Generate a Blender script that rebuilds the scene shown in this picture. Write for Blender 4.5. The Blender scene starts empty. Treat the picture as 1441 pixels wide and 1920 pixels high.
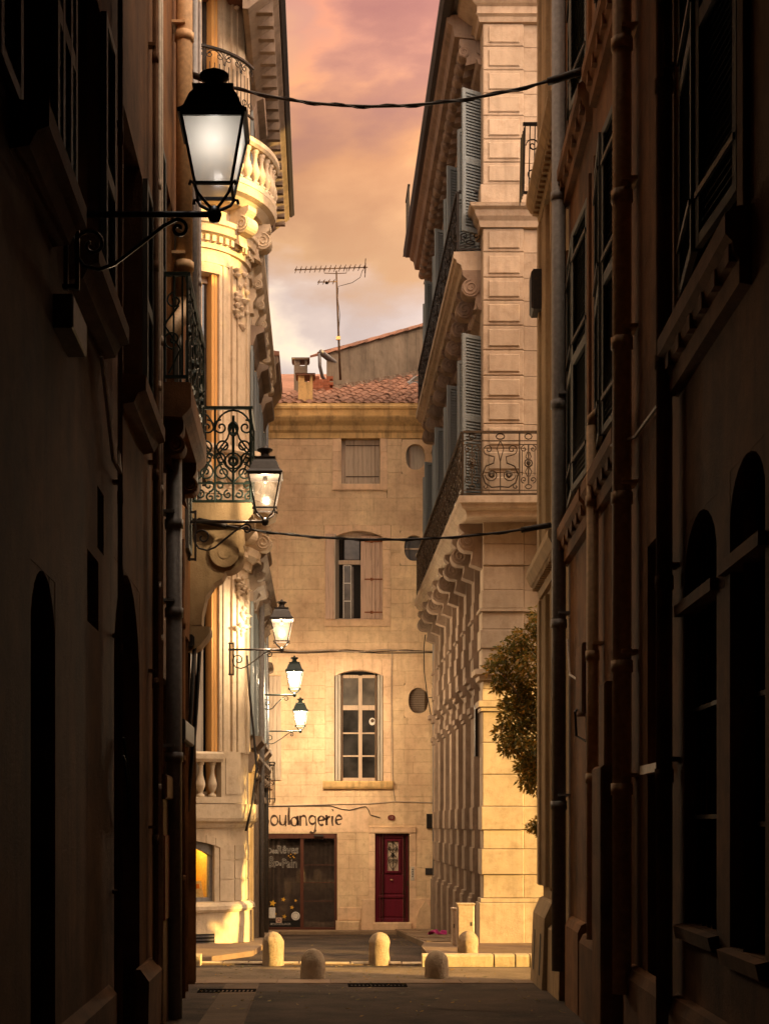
import bpy, math, random
from mathutils import Vector, noise as mnoise
random.seed(7)
PI = math.pi
SC = bpy.context.scene
COL = SC.collection
R = math.radians

# ------------------------------------------------------------------ camera
F = 2667.0; PX, PY = 600.0, 1545.0; CZ = 1.65      # focal length in photo pixels, vanishing point, eye height
cam_d = bpy.data.cameras.new('camera'); cam = bpy.data.objects.new('camera', cam_d); COL.objects.link(cam)
cam.location = (0, 0, CZ); cam.rotation_euler = (R(90), 0, 0)
cam_d.sensor_fit = 'VERTICAL'; cam_d.sensor_height = 36.0; cam_d.sensor_width = 27.0
cam_d.lens = F/1920*36; cam_d.shift_x = (720.5-PX)/1920; cam_d.shift_y = (PY-960)/1920
cam_d.clip_start = 0.1; cam_d.clip_end = 2000
SC.camera = cam

# ------------------------------------------------------------------ sun, sky, exposure
SUN_EL = R(11.5); TRAVEL = Vector((-0.91, 0.42, 0)).normalized()
sd = (TRAVEL*math.cos(SUN_EL) - Vector((0, 0, math.sin(SUN_EL)))).normalized()    # direction the light travels
TOSUN = -sd
sun_l = bpy.data.lights.new('sun', 'SUN'); sun_l.energy = 3.1; sun_l.angle = R(0.5); sun_l.color = (1.0, 0.62, 0.18)
sun = bpy.data.objects.new('sun', sun_l); COL.objects.link(sun)
sun.rotation_euler = sd.to_track_quat('-Z', 'Y').to_euler(); sun.location = (30, -8, 20)

world = bpy.data.worlds.new('World'); SC.world = world; world.use_nodes = True
wt = world.node_tree; wt.nodes.clear()
def wn(t, **k):
    n = wt.nodes.new(t)
    for a, b in k.items(): setattr(n, a, b)
    return n
wl = wt.links.new
wo = wn('ShaderNodeOutputWorld'); wb = wn('ShaderNodeBackground'); wl(wb.outputs[0], wo.inputs[0])
wtc = wn('ShaderNodeTexCoord'); wsep = wn('ShaderNodeSeparateXYZ'); wl(wtc.outputs['Generated'], wsep.inputs[0])
nis = wn('ShaderNodeTexSky', sky_type='NISHITA'); nis.sun_disc = False; nis.sun_elevation = SUN_EL
nis.sun_rotation = math.atan2(TOSUN.x, TOSUN.y); nis.air_density = 1.6; nis.dust_density = 4.0
def wmath(op, a, b=None, clamp=False):
    n = wn('ShaderNodeMath', operation=op); n.use_clamp = clamp
    for i, v in enumerate((a, b)):
        if v is None: continue
        if isinstance(v, (int, float)): n.inputs[i].default_value = v
        else: wl(v, n.inputs[i])
    return n.outputs[0]
zc = wmath('MAXIMUM', wsep.outputs[2], 0.0)
den = wmath('ADD', zc, 0.22)
cx = wmath('DIVIDE', wsep.outputs[0], den); cy = wmath('DIVIDE', wsep.outputs[1], den)
cmb = wn('ShaderNodeCombineXYZ'); wl(cx, cmb.inputs[0]); wl(cy, cmb.inputs[1])
mp = wn('ShaderNodeMapping'); mp.inputs['Scale'].default_value = (5.5, 5.5, 13.0); mp.inputs['Location'].default_value = (0.35, 1.6, 2.2); wl(wtc.outputs['Generated'], mp.inputs[0])
cn = wn('ShaderNodeTexNoise'); cn.inputs['Scale'].default_value = 1.0; cn.inputs['Detail'].default_value = 9; cn.inputs['Roughness'].default_value = 0.50; cn.inputs['Distortion'].default_value = 0.15
wl(mp.outputs[0], cn.inputs['Vector'])
wob = wmath('MULTIPLY', wmath('SUBTRACT', cn.outputs[0], 0.5), 0.22)
ze = wmath('ADD', zc, wob)
ramp = wn('ShaderNodeValToRGB'); wl(ze, ramp.inputs[0]); el = ramp.color_ramp.elements
def stops(rp, lst):
    e = rp.elements
    while len(e) > 1: e.remove(e[-1])
    e[0].position = lst[0][0]; e[0].color = (*lst[0][1], 1)
    for p, c in lst[1:]:
        q = e.new(p); q.color = (*c, 1)
stops(ramp.color_ramp, [(0.0, (.72, .59, .46)), (0.30, (.74, .66, .58)), (0.36, (.72, .60, .50)), (0.395, (.76, .45, .21)), (0.44, (.68, .34, .15)),
                        (0.475, (.50, .24, .165)), (0.52, (.44, .19, .15)), (0.57, (.60, .36, .22)), (0.64, (.82, .63, .43)), (0.80, (.88, .71, .52)), (1.0, (.88, .73, .56))])
cr = wn('ShaderNodeValToRGB'); wl(cn.outputs[0], cr.inputs[0])
stops(cr.color_ramp, [(0.30, (.98, .97, 1.0)), (0.44, (1.06, 1.0, .98)), (0.485, (1.28, 1.10, .90)), (0.515, (1.02, .92, .86)), (0.55, (.82, .74, .75)), (0.64, (.68, .62, .66))])
cmul = wn('ShaderNodeMix', data_type='RGBA', blend_type='MULTIPLY'); cmul.inputs[0].default_value = 1
wl(ramp.outputs[0], cmul.inputs[6]); wl(cr.outputs[0], cmul.inputs[7])
dot = wn('ShaderNodeVectorMath', operation='DOT_PRODUCT'); wl(wtc.outputs['Generated'], dot.inputs[0]); dot.inputs[1].default_value = TOSUN
dd = wmath('ADD', wmath('MULTIPLY', dot.outputs['Value'], 0.5), 0.5)           # 1 towards the sun, 0 away from it
glow = wmath('ADD', 0.03, wmath('MULTIPLY', wmath('POWER', dd, 2.0), 2.75))
skm = wn('ShaderNodeVectorMath', operation='SCALE'); wl(cmul.outputs[2], skm.inputs[0]); wl(glow, skm.inputs['Scale'])
nsc = wn('ShaderNodeVectorMath', operation='SCALE'); wl(nis.outputs[0], nsc.inputs[0]); nsc.inputs['Scale'].default_value = 0.03
wmx = wn('ShaderNodeMix', data_type='RGBA'); wmx.inputs[0].default_value = 0.88
wl(nsc.outputs[0], wmx.inputs[6]); wl(skm.outputs[0], wmx.inputs[7]); wl(wmx.outputs[2], wb.inputs[0])
wb.inputs[1].default_value = 1.0

SC.render.engine = 'CYCLES'
SC.view_settings.view_transform = 'Standard'; SC.view_settings.look = 'None'
SC.view_settings.exposure = 2.15; SC.view_settings.gamma = 1.0
LP = (16, 50, 118, 138)    # lantern lamps, watts, from the alley's mouth to the bakery
SC.cycles.max_bounces = 8; SC.cycles.diffuse_bounces = 6; SC.cycles.transparent_max_bounces = 12
SC.cycles.sample_clamp_indirect = 6.0

# ------------------------------------------------------------------ materials
MATS = {}
def new_mat(name):
    m = bpy.data.materials.new(name); m.use_nodes = True
    nt = m.node_tree; b = nt.nodes['Principled BSDF']; MATS[name] = m
    return m, nt, b
def stone(name, base, var=0.25, stain=0.35, pits=0.4, rough=0.9, scale=1.0, rnd=0.12, bump=0.35, stain_col=None, streak=0.4):
    """weathered stone or plaster: patchy tone, dark streaks running down, pits, per-piece tint"""
    m, nt, b = new_mat(name); L = nt.links.new
    def N(t, **k):
        n = nt.nodes.new(t)
        for a, v in k.items(): setattr(n, a, v)
        return n
    geo = N('ShaderNodeNewGeometry'); oi = N('ShaderNodeObjectInfo')
    off = N('ShaderNodeVectorMath', operation='ADD'); L(geo.outputs['Position'], off.inputs[0])
    def tex(sc, det=6, ro=.6, vec=None):
        n = N('ShaderNodeTexNoise'); n.inputs['Scale'].default_value = sc*scale; n.inputs['Detail'].default_value = det; n.inputs['Roughness'].default_value = ro
        L(vec or geo.outputs['Position'], n.inputs['Vector']); return n
    def rmp(src, lst):
        r = N('ShaderNodeValToRGB'); L(src, r.inputs[0]); stops(r.color_ramp, lst); return r.outputs[0]
    def mix(bt, fac, a, c):
        x = N('ShaderNodeMix', data_type='RGBA', blend_type=bt)
        if isinstance(fac, float): x.inputs[0].default_value = fac
        else: L(fac, x.inputs[0])
        for i, v in ((6, a), (7, c)):
            if isinstance(v, tuple): x.inputs[i].default_value = (*v, 1)
            else: L(v, x.inputs[i])
        return x.outputs[2]
    big = tex(.9, 5); med = tex(5, 8, .7); fine = tex(38, 6, .7)
    lo = tuple(c*(1-var) for c in base); hi = tuple(min(.85, c*(1+var)) for c in base)
    c = mix('MIX', rmp(big.outputs[0], [(.32, (0, 0, 0)), (.68, (1, 1, 1))]), lo, hi)
    c = mix('MULTIPLY', .8, c, rmp(med.outputs[0], [(.3, (.74, .70, .66)), (.5, (1, 1, 1)), (.75, (1.1, 1.1, 1.08))]))
    mpn = N('ShaderNodeMapping'); mpn.inputs['Scale'].default_value = (4.5, 4.5, .35); L(geo.outputs['Position'], mpn.inputs[0])
    st = tex(1.0, 6, .65, mpn.outputs[0])
    sc_ = stain_col or tuple(x*.35 for x in base)
    f = N('ShaderNodeMath', operation='MULTIPLY'); L(rmp(st.outputs[0], [(.50, (0, 0, 0)), (.72, (1, 1, 1))]), f.inputs[0]); f.inputs[1].default_value = streak
    c = mix('MIX', f.outputs[0], c, sc_)
    pt = tex(14, 8, .75)
    f2 = N('ShaderNodeMath', operation='MULTIPLY'); L(rmp(pt.outputs[0], [(.56, (0, 0, 0)), (.70, (1, 1, 1))]), f2.inputs[0]); f2.inputs[1].default_value = stain
    c = mix('MIX', f2.outputs[0], c, tuple(x*.42 for x in base))
    mr = N('ShaderNodeMapRange'); L(oi.outputs['Random'], mr.inputs[0]); mr.inputs[3].default_value = 1-rnd; mr.inputs[4].default_value = 1+rnd
    vm = N('ShaderNodeVectorMath', operation='SCALE'); L(c, vm.inputs[0]); L(mr.outputs[0], vm.inputs['Scale'])
    L(vm.outputs[0], b.inputs['Base Color']); b.inputs['Roughness'].default_value = rough; b.inputs['Specular IOR Level'].default_value = .25
    bm = N('ShaderNodeBump'); bm.inputs['Strength'].default_value = bump; bm.inputs['Distance'].default_value = .02
    ad = N('ShaderNodeMath', operation='ADD'); L(fine.outputs[0], ad.inputs[0])
    mu = N('ShaderNodeMath', operation='MULTIPLY'); L(pt.outputs[0], mu.inputs[0]); mu.inputs[1].default_value = -2.0*pits; L(mu.outputs[0], ad.inputs[1])
    L(ad.outputs[0], bm.inputs['Height']); L(bm.outputs[0], b.inputs['Normal'])
    return m
def plain(name, col, rough=.6, metal=0.0, var=.2, bump=.1, sc=20, spec=.4, rnd=.08, rust=None):
    m, nt, b = new_mat(name); L = nt.links.new; N = nt.nodes.new
    geo = N('ShaderNodeNewGeometry'); n = N('ShaderNodeTexNoise'); n.inputs['Scale'].default_value = sc; n.inputs['Detail'].default_value = 5; L(geo.outputs['Position'], n.inputs['Vector'])
    r = N('ShaderNodeValToRGB'); L(n.outputs[0], r.inputs[0])
    lo = tuple(c*(1-var) for c in col); hi = tuple(min(.9, c*(1+var)) for c in col)
    stops(r.color_ramp, [(.3, lo), (.55, col), (.75, rust or hi)])
    oi = N('ShaderNodeObjectInfo'); mr = N('ShaderNodeMapRange'); L(oi.outputs['Random'], mr.inputs[0]); mr.inputs[3].default_value = 1-rnd; mr.inputs[4].default_value = 1+rnd
    vm = N('ShaderNodeVectorMath'); vm.operation = 'SCALE'; L(r.outputs[0], vm.inputs[0]); L(mr.outputs[0], vm.inputs['Scale'])
    L(vm.outputs[0], b.inputs['Base Color']); b.inputs['Roughness'].default_value = rough; b.inputs['Metallic'].default_value = metal; b.inputs['Specular IOR Level'].default_value = spec
    if bump:
        bm = N('ShaderNodeBump'); bm.inputs['Strength'].default_value = bump; bm.inputs['Distance'].default_value = .01; L(n.outputs[0], bm.inputs['Height']); L(bm.outputs[0], b.inputs['Normal'])
    return m
def wood(name, col, rough=.7, grain=.35, rnd=.1):
    m, nt, b = new_mat(name); L = nt.links.new; N = nt.nodes.new
    geo = N('ShaderNodeNewGeometry'); mpn = N('ShaderNodeMapping'); mpn.inputs['Scale'].default_value = (26, 26, 1.6); L(geo.outputs['Position'], mpn.inputs[0])
    n = N('ShaderNodeTexNoise'); n.inputs['Scale'].default_value = 1; n.inputs['Detail'].default_value = 7; n.inputs['Roughness'].default_value = .7; L(mpn.outputs[0], n.inputs['Vector'])
    r = N('ShaderNodeValToRGB'); L(n.outputs[0], r.inputs[0])
    stops(r.color_ramp, [(.30, tuple(c*(1-grain*1.6) for c in col)), (.45, col), (.7, tuple(min(.85, c*(1+grain*.5)) for c in col))])
    oi = N('ShaderNodeObjectInfo'); mr = N('ShaderNodeMapRange'); L(oi.outputs['Random'], mr.inputs[0]); mr.inputs[3].default_value = 1-rnd; mr.inputs[4].default_value = 1+rnd
    vm = N('ShaderNodeVectorMath'); vm.operation = 'SCALE'; L(r.outputs[0], vm.inputs[0]); L(mr.outputs[0], vm.inputs['Scale'])
    L(vm.outputs[0], b.inputs['Base Color']); b.inputs['Roughness'].default_value = rough; b.inputs['Specular IOR Level'].default_value = .3
    bm = N('ShaderNodeBump'); bm.inputs['Strength'].default_value = .25; bm.inputs['Distance'].default_value = .01; L(n.outputs[0], bm.inputs['Height']); L(bm.outputs[0], b.inputs['Normal'])
    return m
def dark_glass(name, col=(.035, .032, .03), rough=.08):
    m, nt, b = new_mat(name); L = nt.links.new; N = nt.nodes.new
    geo = N('ShaderNodeNewGeometry'); n = N('ShaderNodeTexNoise'); n.inputs['Scale'].default_value = 2.2; n.inputs['Detail'].default_value = 5; L(geo.outputs['Position'], n.inputs['Vector'])
    r = N('ShaderNodeValToRGB'); L(n.outputs[0], r.inputs[0]); stops(r.color_ramp, [(.35, tuple(c*.5 for c in col)), (.7, tuple(c*1.7 for c in col))]); L(r.outputs[0], b.inputs['Base Color'])
    b.inputs['Roughness'].default_value = rough; b.inputs['Specular IOR Level'].default_value = .5
    bm = N('ShaderNodeBump'); bm.inputs['Strength'].default_value = .04; bm.inputs['Distance'].default_value = .02; L(n.outputs[0], bm.inputs['Height']); L(bm.outputs[0], b.inputs['Normal'])
    return m
def clear_glass(name, frost=.0, tint=(.95, .95, .93), gloss=.08, rough=.03, frost_col=(.9, .85, .75)):
    m, nt, b = new_mat(name); L = nt.links.new; N = nt.nodes.new
    out = nt.nodes['Material Output']; nt.nodes.remove(b)
    tr = N('ShaderNodeBsdfTransparent'); tr.inputs[0].default_value = (*tint, 1)
    gl = N('ShaderNodeBsdfGlossy'); gl.inputs['Roughness'].default_value = rough
    tl = N('ShaderNodeBsdfTranslucent'); tl.inputs[0].default_value = (*frost_col, 1)
    m1 = N('ShaderNodeMixShader'); m1.inputs[0].default_value = frost; L(tr.outputs[0], m1.inputs[1]); L(tl.outputs[0], m1.inputs[2])
    m2 = N('ShaderNodeMixShader'); m2.inputs[0].default_value = gloss; L(m1.outputs[0], m2.inputs[1]); L(gl.outputs[0], m2.inputs[2])
    L(m2.outputs[0], out.inputs[0]); return m
def emit(name, col, s):
    m, nt, b = new_mat(name); b.inputs['Base Color'].default_value = (*col, 1); b.inputs['Emission Color'].default_value = (*col, 1); b.inputs['Emission Strength'].default_value = s
    return m

stone('bakery_stone', (.78, .53, .335), var=.24, stain=.6, rnd=.06, streak=.42, pits=.9, stain_col=(.36, .22, .13))
stone('bakery_trim', (.78, .54, .355), var=.14, stain=.28, rnd=.05, streak=.30)
stone('bakery_cornice', (.64, .43, .19), var=.2, stain=.6, rnd=.05, streak=.65, stain_col=(.07, .05, .03))
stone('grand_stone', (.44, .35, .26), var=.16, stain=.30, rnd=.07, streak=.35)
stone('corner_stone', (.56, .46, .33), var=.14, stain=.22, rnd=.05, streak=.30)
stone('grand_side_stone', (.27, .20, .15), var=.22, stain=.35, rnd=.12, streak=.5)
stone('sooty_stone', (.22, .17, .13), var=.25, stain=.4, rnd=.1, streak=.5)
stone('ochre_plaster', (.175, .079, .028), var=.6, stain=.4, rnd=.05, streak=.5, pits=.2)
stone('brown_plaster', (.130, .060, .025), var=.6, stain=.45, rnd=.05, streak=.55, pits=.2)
stone('buff_plaster', (.34, .24, .13), var=.25, stain=.25, rnd=.05, streak=.45, pits=.2)
stone('grey_plaster', (.20, .165, .125), var=.3, stain=.4, rnd=.05, streak=.7)
stone('mortar', (.40, .29, .17), var=.2, stain=.3, rnd=0)
stone('asphalt_patch', (.072, .046, .032), var=.3, stain=.4, pits=1.0, scale=1.5, rnd=0, bump=.8, streak=.0)
stone('gutter_stone', (.11, .072, .046), var=.3, stain=.4, pits=.6, rnd=.2, bump=.6, streak=.0)
stone('granite', (.50, .38, .25), var=.15, stain=.5, pits=1.4, scale=2.2, rnd=.06, bump=.9, streak=.1)
stone('kerb_granite', (.52, .41, .26), var=.2, stain=.4, pits=.8, scale=1.6, rnd=.1, bump=.6, streak=.15)
stone('asphalt', (.058, .038, .027), var=.6, stain=.6, pits=1.0, scale=1.5, rnd=0, bump=.8, streak=.0)
stone('worn_asphalt', (.20, .145, .09), var=.3, stain=.4, pits=1.0, scale=1.8, rnd=0, bump=.9, streak=.0)
stone('paving', (.22, .15, .095), var=.22, stain=.35, pits=.5, rnd=.15, bump=.5, streak=.0)
stone('terracotta', (.24, .125, .085), var=.25, stain=.4, rnd=.22, streak=.3)
stone('brick', (.30, .11, .06), var=.25, stain=.4, rnd=.2)
plain('iron', (.022, .019, .017), rough=.55, metal=.6, rust=(.05, .028, .016))
plain('rusty_iron', (.09, .055, .03), rough=.6, metal=.4, rust=(.16, .07, .025))
plain('rust', (.26, .085, .03), rough=.8, var=.4, rust=(.34, .13, .05))
plain('bronze_iron', (.06, .042, .026), rough=.5, metal=.5, rust=(.12, .07, .03))
plain('green_iron', (.010, .022, .016), rough=.5, metal=.3)
plain('dark_lead', (.05, .045, .045), rough=.5, metal=.5)
plain('grey_lamp_paint', (.045, .038, .035), rough=.4, metal=.3, spec=.5)
plain('green_lamp_paint', (.018, .034, .032), rough=.4, metal=.3, spec=.5)
plain('zinc', (.16, .16, .165), rough=.5, metal=.35)
plain('cream_pipe', (.58, .38, .20), rough=.6)
plain('grey_pipe', (.20, .19, .185), rough=.55)
plain('cable_black', (.014, .011, .010), rough=.6, bump=0)
plain('cable_pale', (.42, .34, .26), rough=.6, bump=0)
plain('white_plastic', (.62, .56, .48), rough=.5, bump=.05)
plain('cabinet_paint', (.48, .37, .27), rough=.55, bump=.08)
plain('enamel_red', (.16, .03, .025), rough=.3)
plain('white_paint', (.78, .74, .68), rough=.6, bump=0)
plain('sign_paint', (.075, .040, .024), rough=.8, bump=0, rust=(.14, .08, .05))
plain('star_yellow', (.75, .42, .04), rough=.5, bump=0)
plain('etched_white', (.50, .47, .43), rough=.6, bump=0)
plain('paper', (.70, .66, .60), rough=.8, bump=0)
plain('magenta_cloth', (.40, .02, .16), rough=.8)
plain('shop_yellow', (.78, .52, .12), rough=.8)
plain('curtain', (.17, .145, .135), rough=.9, var=.3, sc=8)
plain('dull_black', (.012, .010, .009), rough=1.0, bump=0, spec=0.0)
plain('void', (.012, .010, .009), rough=.9, bump=0)
wood('red_door', (.12, .008, .022), rough=.38, grain=.35)
wood('shop_frame', (.085, .028, .016), rough=.5)
wood('pale_shutter', (.50, .40, .30), rough=.75, grain=.3)
wood('pink_shutter', (.52, .37, .28), rough=.75, grain=.35)
wood('blue_shutter', (.20, .235, .25), rough=.7, grain=.2)
wood('slate_shutter', (.12, .125, .115), rough=.7, grain=.3)
wood('dark_door', (.028, .026, .026), rough=.6)
wood('window_wood', (.50, .38, .28), rough=.65, grain=.3)
wood('grey_wood', (.40, .36, .30), rough=.75, grain=.4)
wood('ochre_jamb', (.62, .34, .11), rough=.7, grain=.12)
plain('bark', (.12, .08, .05), rough=.9, var=.4, bump=.6, sc=12)
dark_glass('glass_dark'); dark_glass('glass_dusty', (.10, .085, .07), .25)
clear_glass('glass_shop', frost=.0, gloss=.07); clear_glass('glass_lamp', frost=.010, gloss=.06, rough=.15); clear_glass('glass_lamp_milky', frost=.75, gloss=.08, rough=.2)
clear_glass('glass_bakery', frost=.05, gloss=.10, tint=(.75, .72, .70), frost_col=(.5, .45, .4))
m, nt, b = new_mat('leaf')
n_oi = nt.nodes.new('ShaderNodeNewGeometry'); n_r = nt.nodes.new('ShaderNodeValToRGB'); nt.links.new(n_oi.outputs['Random Per Island'], n_r.inputs[0])
stops(n_r.color_ramp, [(0, (.06, .065, .012)), (.45, (.15, .12, .02)), (.8, (.28, .17, .025)), (1, (.40, .20, .03))])
nt.links.new(n_r.outputs[0], b.inputs['Base Color']); b.inputs['Roughness'].default_value = .5
tl = nt.nodes.new('ShaderNodeBsdfTranslucent'); nt.links.new(n_r.outputs[0], tl.inputs[0]); mxs = nt.nodes.new('ShaderNodeMixShader'); mxs.inputs[0].default_value = .5
nt.links.new(b.outputs[0], mxs.inputs[1]); nt.links.new(tl.outputs[0], mxs.inputs[2]); nt.links.new(mxs.outputs[0], nt.nodes['Material Output'].inputs[0])

# ------------------------------------------------------------------ geometry helpers
def at(px, py, Y): return Vector(((px-PX)/F*Y, Y, CZ+(PY-py)/F*Y))
def gx(px, Y): return (px-PX)/F*Y
def gz(py, Y): return CZ+(PY-py)/F*Y
GPROF = [(-40, 0.0), (0, 0.0), (20, -.55), (26, -.62), (38, -1.26), (140, -1.4)]
def ground(Y):
    for (a, za), (b_, zb) in zip(GPROF, GPROF[1:]):
        if Y <= b_: return za+(zb-za)*(max(Y, a)-a)/(b_-a)
    return GPROF[-1][1]
class Fr:
    """a wall's own axes: u along it, v up, w out of it"""
    def __init__(s, o, u, n): s.o = Vector(o); s.u = Vector(u).normalized(); s.n = Vector(n).normalized()
    def p(s, u, v, w): return s.o + s.u*u + s.n*w + Vector((0, 0, v))
WORLD = Fr((0, 0, 0), (1, 0, 0), (0, 1, 0))     # u=x, v=z, w=y
class Cyl:
    """a round corner: u is the angle from -Y towards +X (radians), w the distance out from radius r"""
    def __init__(s, cx, cy, r): s.cx, s.cy, s.r = cx, cy, r
    def p(s, u, v, w): return Vector((s.cx+(s.r+w)*math.sin(u), s.cy-(s.r+w)*math.cos(u), v))
ORG = {}
class MB:
    def __init__(s, fr=WORLD): s.v = []; s.f = []; s.fr = fr; s.sm = set()
    def add(s, vs, fs, smooth=False):
        o = len(s.v); s.v += [Vector(q) for q in vs]
        for f in fs:
            if smooth: s.sm.add(len(s.f))
            s.f.append(tuple(i+o for i in f))
        return s
    def box(s, u0, u1, v0, v1, w0, w1, c=0.0, t=0.0):
        """box; c chamfers the outer face's edges; t is unused taper at the top"""
        P = s.fr.p
        if c:
            vs = [P(u0, v0, w0), P(u1, v0, w0), P(u1, v1, w0), P(u0, v1, w0), P(u0, v0, w1-c), P(u1, v0, w1-c), P(u1, v1, w1-c), P(u0, v1, w1-c),
                  P(u0+c, v0+c, w1), P(u1-c, v0+c, w1), P(u1-c, v1-c, w1), P(u0+c, v1-c, w1)]
            fs = [(3, 2, 1, 0), (0, 1, 5, 4), (1, 2, 6, 5), (2, 3, 7, 6), (3, 0, 4, 7), (4, 5, 9, 8), (5, 6, 10, 9), (6, 7, 11, 10), (7, 4, 8, 11), (8, 9, 10, 11)]
        else:
            vs = [P(u0, v0, w0), P(u1, v0, w0), P(u1, v1, w0), P(u0, v1, w0), P(u0+t, v0, w1), P(u1-t, v0, w1), P(u1-t, v1, w1), P(u0+t, v1, w1)]
            fs = [(3, 2, 1, 0), (0, 1, 5, 4), (1, 2, 6, 5), (2, 3, 7, 6), (3, 0, 4, 7), (4, 5, 6, 7)]
        return s.add(vs, fs)
    def prof(s, pr, u0, u1, n=1, caps=True):
        """profile of (w, v) swept along u"""
        k = len(pr); vs = []; fs = []
        for i in range(n+1):
            u = u0+(u1-u0)*i/n
            vs += [s.fr.p(u, v, w) for w, v in pr]
        for i in range(n):
            for j in range(k):
                a = i*k+j; b_ = i*k+(j+1) % k
                fs.append((a, b_, b_+k, a+k))
        if caps: fs.append(tuple(range(k))[::-1]); fs.append(tuple(range(n*k, n*k+k)))
        return s.add(vs, fs)
    def mitre(s, pr, path):
        """profile of (w, v) swept along a plan path with mitred corners; w is measured to the left of the path's direction"""
        pts = [Vector((q[0], q[1])) for q in path]; k = len(pr); vs = []; fs = []; m_ = len(pts)
        for i, q in enumerate(pts):
            ds = []
            if i: ds.append((q-pts[i-1]).normalized())
            if i < m_-1: ds.append((pts[i+1]-q).normalized())
            ns = [Vector((-d.y, d.x)) for d in ds]; n_ = ns[0] if len(ns) == 1 else (ns[0]+ns[1])/(1+ns[0].dot(ns[1]))
            vs += [Vector((q.x+n_.x*w, q.y+n_.y*w, v)) for w, v in pr]
        for i in range(m_-1):
            for j in range(k): a = i*k+j; b_ = i*k+(j+1) % k; fs.append((a, b_, b_+k, a+k))
        fs += [tuple(range(k))[::-1], tuple(range((m_-1)*k, m_*k))]
        return s.add(vs, fs)
    def plate(s, poly, w0, w1):
        """polygon of (u, v) given thickness"""
        k = len(poly); vs = [s.fr.p(u, v, w0) for u, v in poly]+[s.fr.p(u, v, w1) for u, v in poly]
        fs = [tuple(range(k))[::-1], tuple(range(k, 2*k))]+[(j, (j+1) % k, (j+1) % k+k, j+k) for j in range(k)]
        return s.add(vs, fs)
    def ring(s, outer, inner, w0, w1):
        """plate between two outlines with the same number of points"""
        k = len(outer); P = s.fr.p
        vs = [P(u, v, w1) for u, v in outer]+[P(u, v, w1) for u, v in inner]+[P(u, v, w0) for u, v in outer]+[P(u, v, w0) for u, v in inner]
        fs = []
        for j in range(k):
            j2 = (j+1) % k
            fs += [(j, j2, k+j2, k+j), (2*k+j, 3*k+j, 3*k+j2, 2*k+j2), (j, 2*k+j, 2*k+j2, j2), (k+j, k+j2, 3*k+j2, 3*k+j)]
        return s.add(vs, fs)
    def tube(s, pts, r, n=6, closed=False, r2=None):
        pts = [Vector(q) for q in pts]; k = len(pts)
        if k < 2: return s
        vs = []; fs = []; up = None
        for i, q in enumerate(pts):
            a = pts[(i-1) % k] if (closed or i) else pts[0]; b_ = pts[(i+1) % k] if (closed or i < k-1) else pts[-1]
            d = (b_-a)
            d = d.normalized() if d.length > 1e-9 else Vector((0, 0, 1))
            if up is None: up = d.orthogonal().normalized()
            up = (up-d*up.dot(d)); up = up.normalized() if up.length > 1e-6 else d.orthogonal().normalized()
            sd_ = d.cross(up); rr = r if r2 is None else r+(r2-r)*i/(k-1)
            vs += [q+up*math.cos(2*PI*j/n)*rr+sd_*math.sin(2*PI*j/n)*rr for j in range(n)]
        for i in range(k if closed else k-1):
            i2 = (i+1) % k
            for j in range(n): fs.append((i*n+j, i*n+(j+1) % n, i2*n+(j+1) % n, i2*n+j))
        if not closed: fs += [tuple(range(n))[::-1], tuple(range((k-1)*n, k*n))]
        return s.add(vs, fs, smooth=n > 5)
    def wtube(s, pts2, w, r, n=5, closed=False):
        return s.tube([s.fr.p(u, v, w) for u, v in pts2], r, n, closed)
    def lathe(s, pr, c, n=20, a0=0.0, a1=2*PI, smooth=True):
        c = Vector(c); full = abs(a1-a0-2*PI) < 1e-6; m_ = n if full else n+1; k = len(pr); vs = []; fs = []
        for i in range(m_):
            a = a0+(a1-a0)*i/n
            vs += [c+Vector((math.sin(a)*r, -math.cos(a)*r, z)) for r, z in pr]
        for i in range(n):
            i2 = (i+1) % m_
            for j in range(k-1): fs.append((i*k+j, i2*k+j, i2*k+j+1, i*k+j+1))
        return s.add(vs, fs, smooth=smooth)
    def wall(s, u0, u1, v0, v1, holes=(), w=0.0, depth=.3, cuts=()):
        """sheet with rectangular holes and their reveals"""
        us = sorted({u0, u1, *[h[0] for h in holes], *[h[1] for h in holes], *cuts}); vz = sorted({v0, v1, *[h[2] for h in holes], *[h[3] for h in holes]})
        us = [q for q in us if u0 <= q <= u1]; vz = [q for q in vz if v0 <= q <= v1]; P = s.fr.p
        for a, b_ in zip(us, us[1:]):
            for c, d in zip(vz, vz[1:]):
                mu, mv = (a+b_)/2, (c+d)/2
                if any(h[0] < mu < h[1] and h[2] < mv < h[3] for h in holes): continue
                s.add([P(a, c, w), P(b_, c, w), P(b_, d, w), P(a, d, w)], [(0, 1, 2, 3)])
        for a, b_, c, d in [(e, g, c, d) for (a, b_, c, d) in holes for e, g in zip([q for q in us if a <= q <= b_], [q for q in us if a <= q <= b_][1:])]:
            q = [P(a, c, w), P(b_, c, w), P(b_, d, w), P(a, d, w)]; r_ = [P(a, c, w-depth), P(b_, c, w-depth), P(b_, d, w-depth), P(a, d, w-depth)]
            E = [(0, 4, 5, 1), (2, 6, 7, 3)]
            if any(abs(a-h[0]) < 1e-9 for h in holes): E.append((3, 7, 4, 0))
            if any(abs(b_-h[1]) < 1e-9 for h in holes): E.append((1, 5, 6, 2))
            s.add(q+r_, E)
        return s
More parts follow.
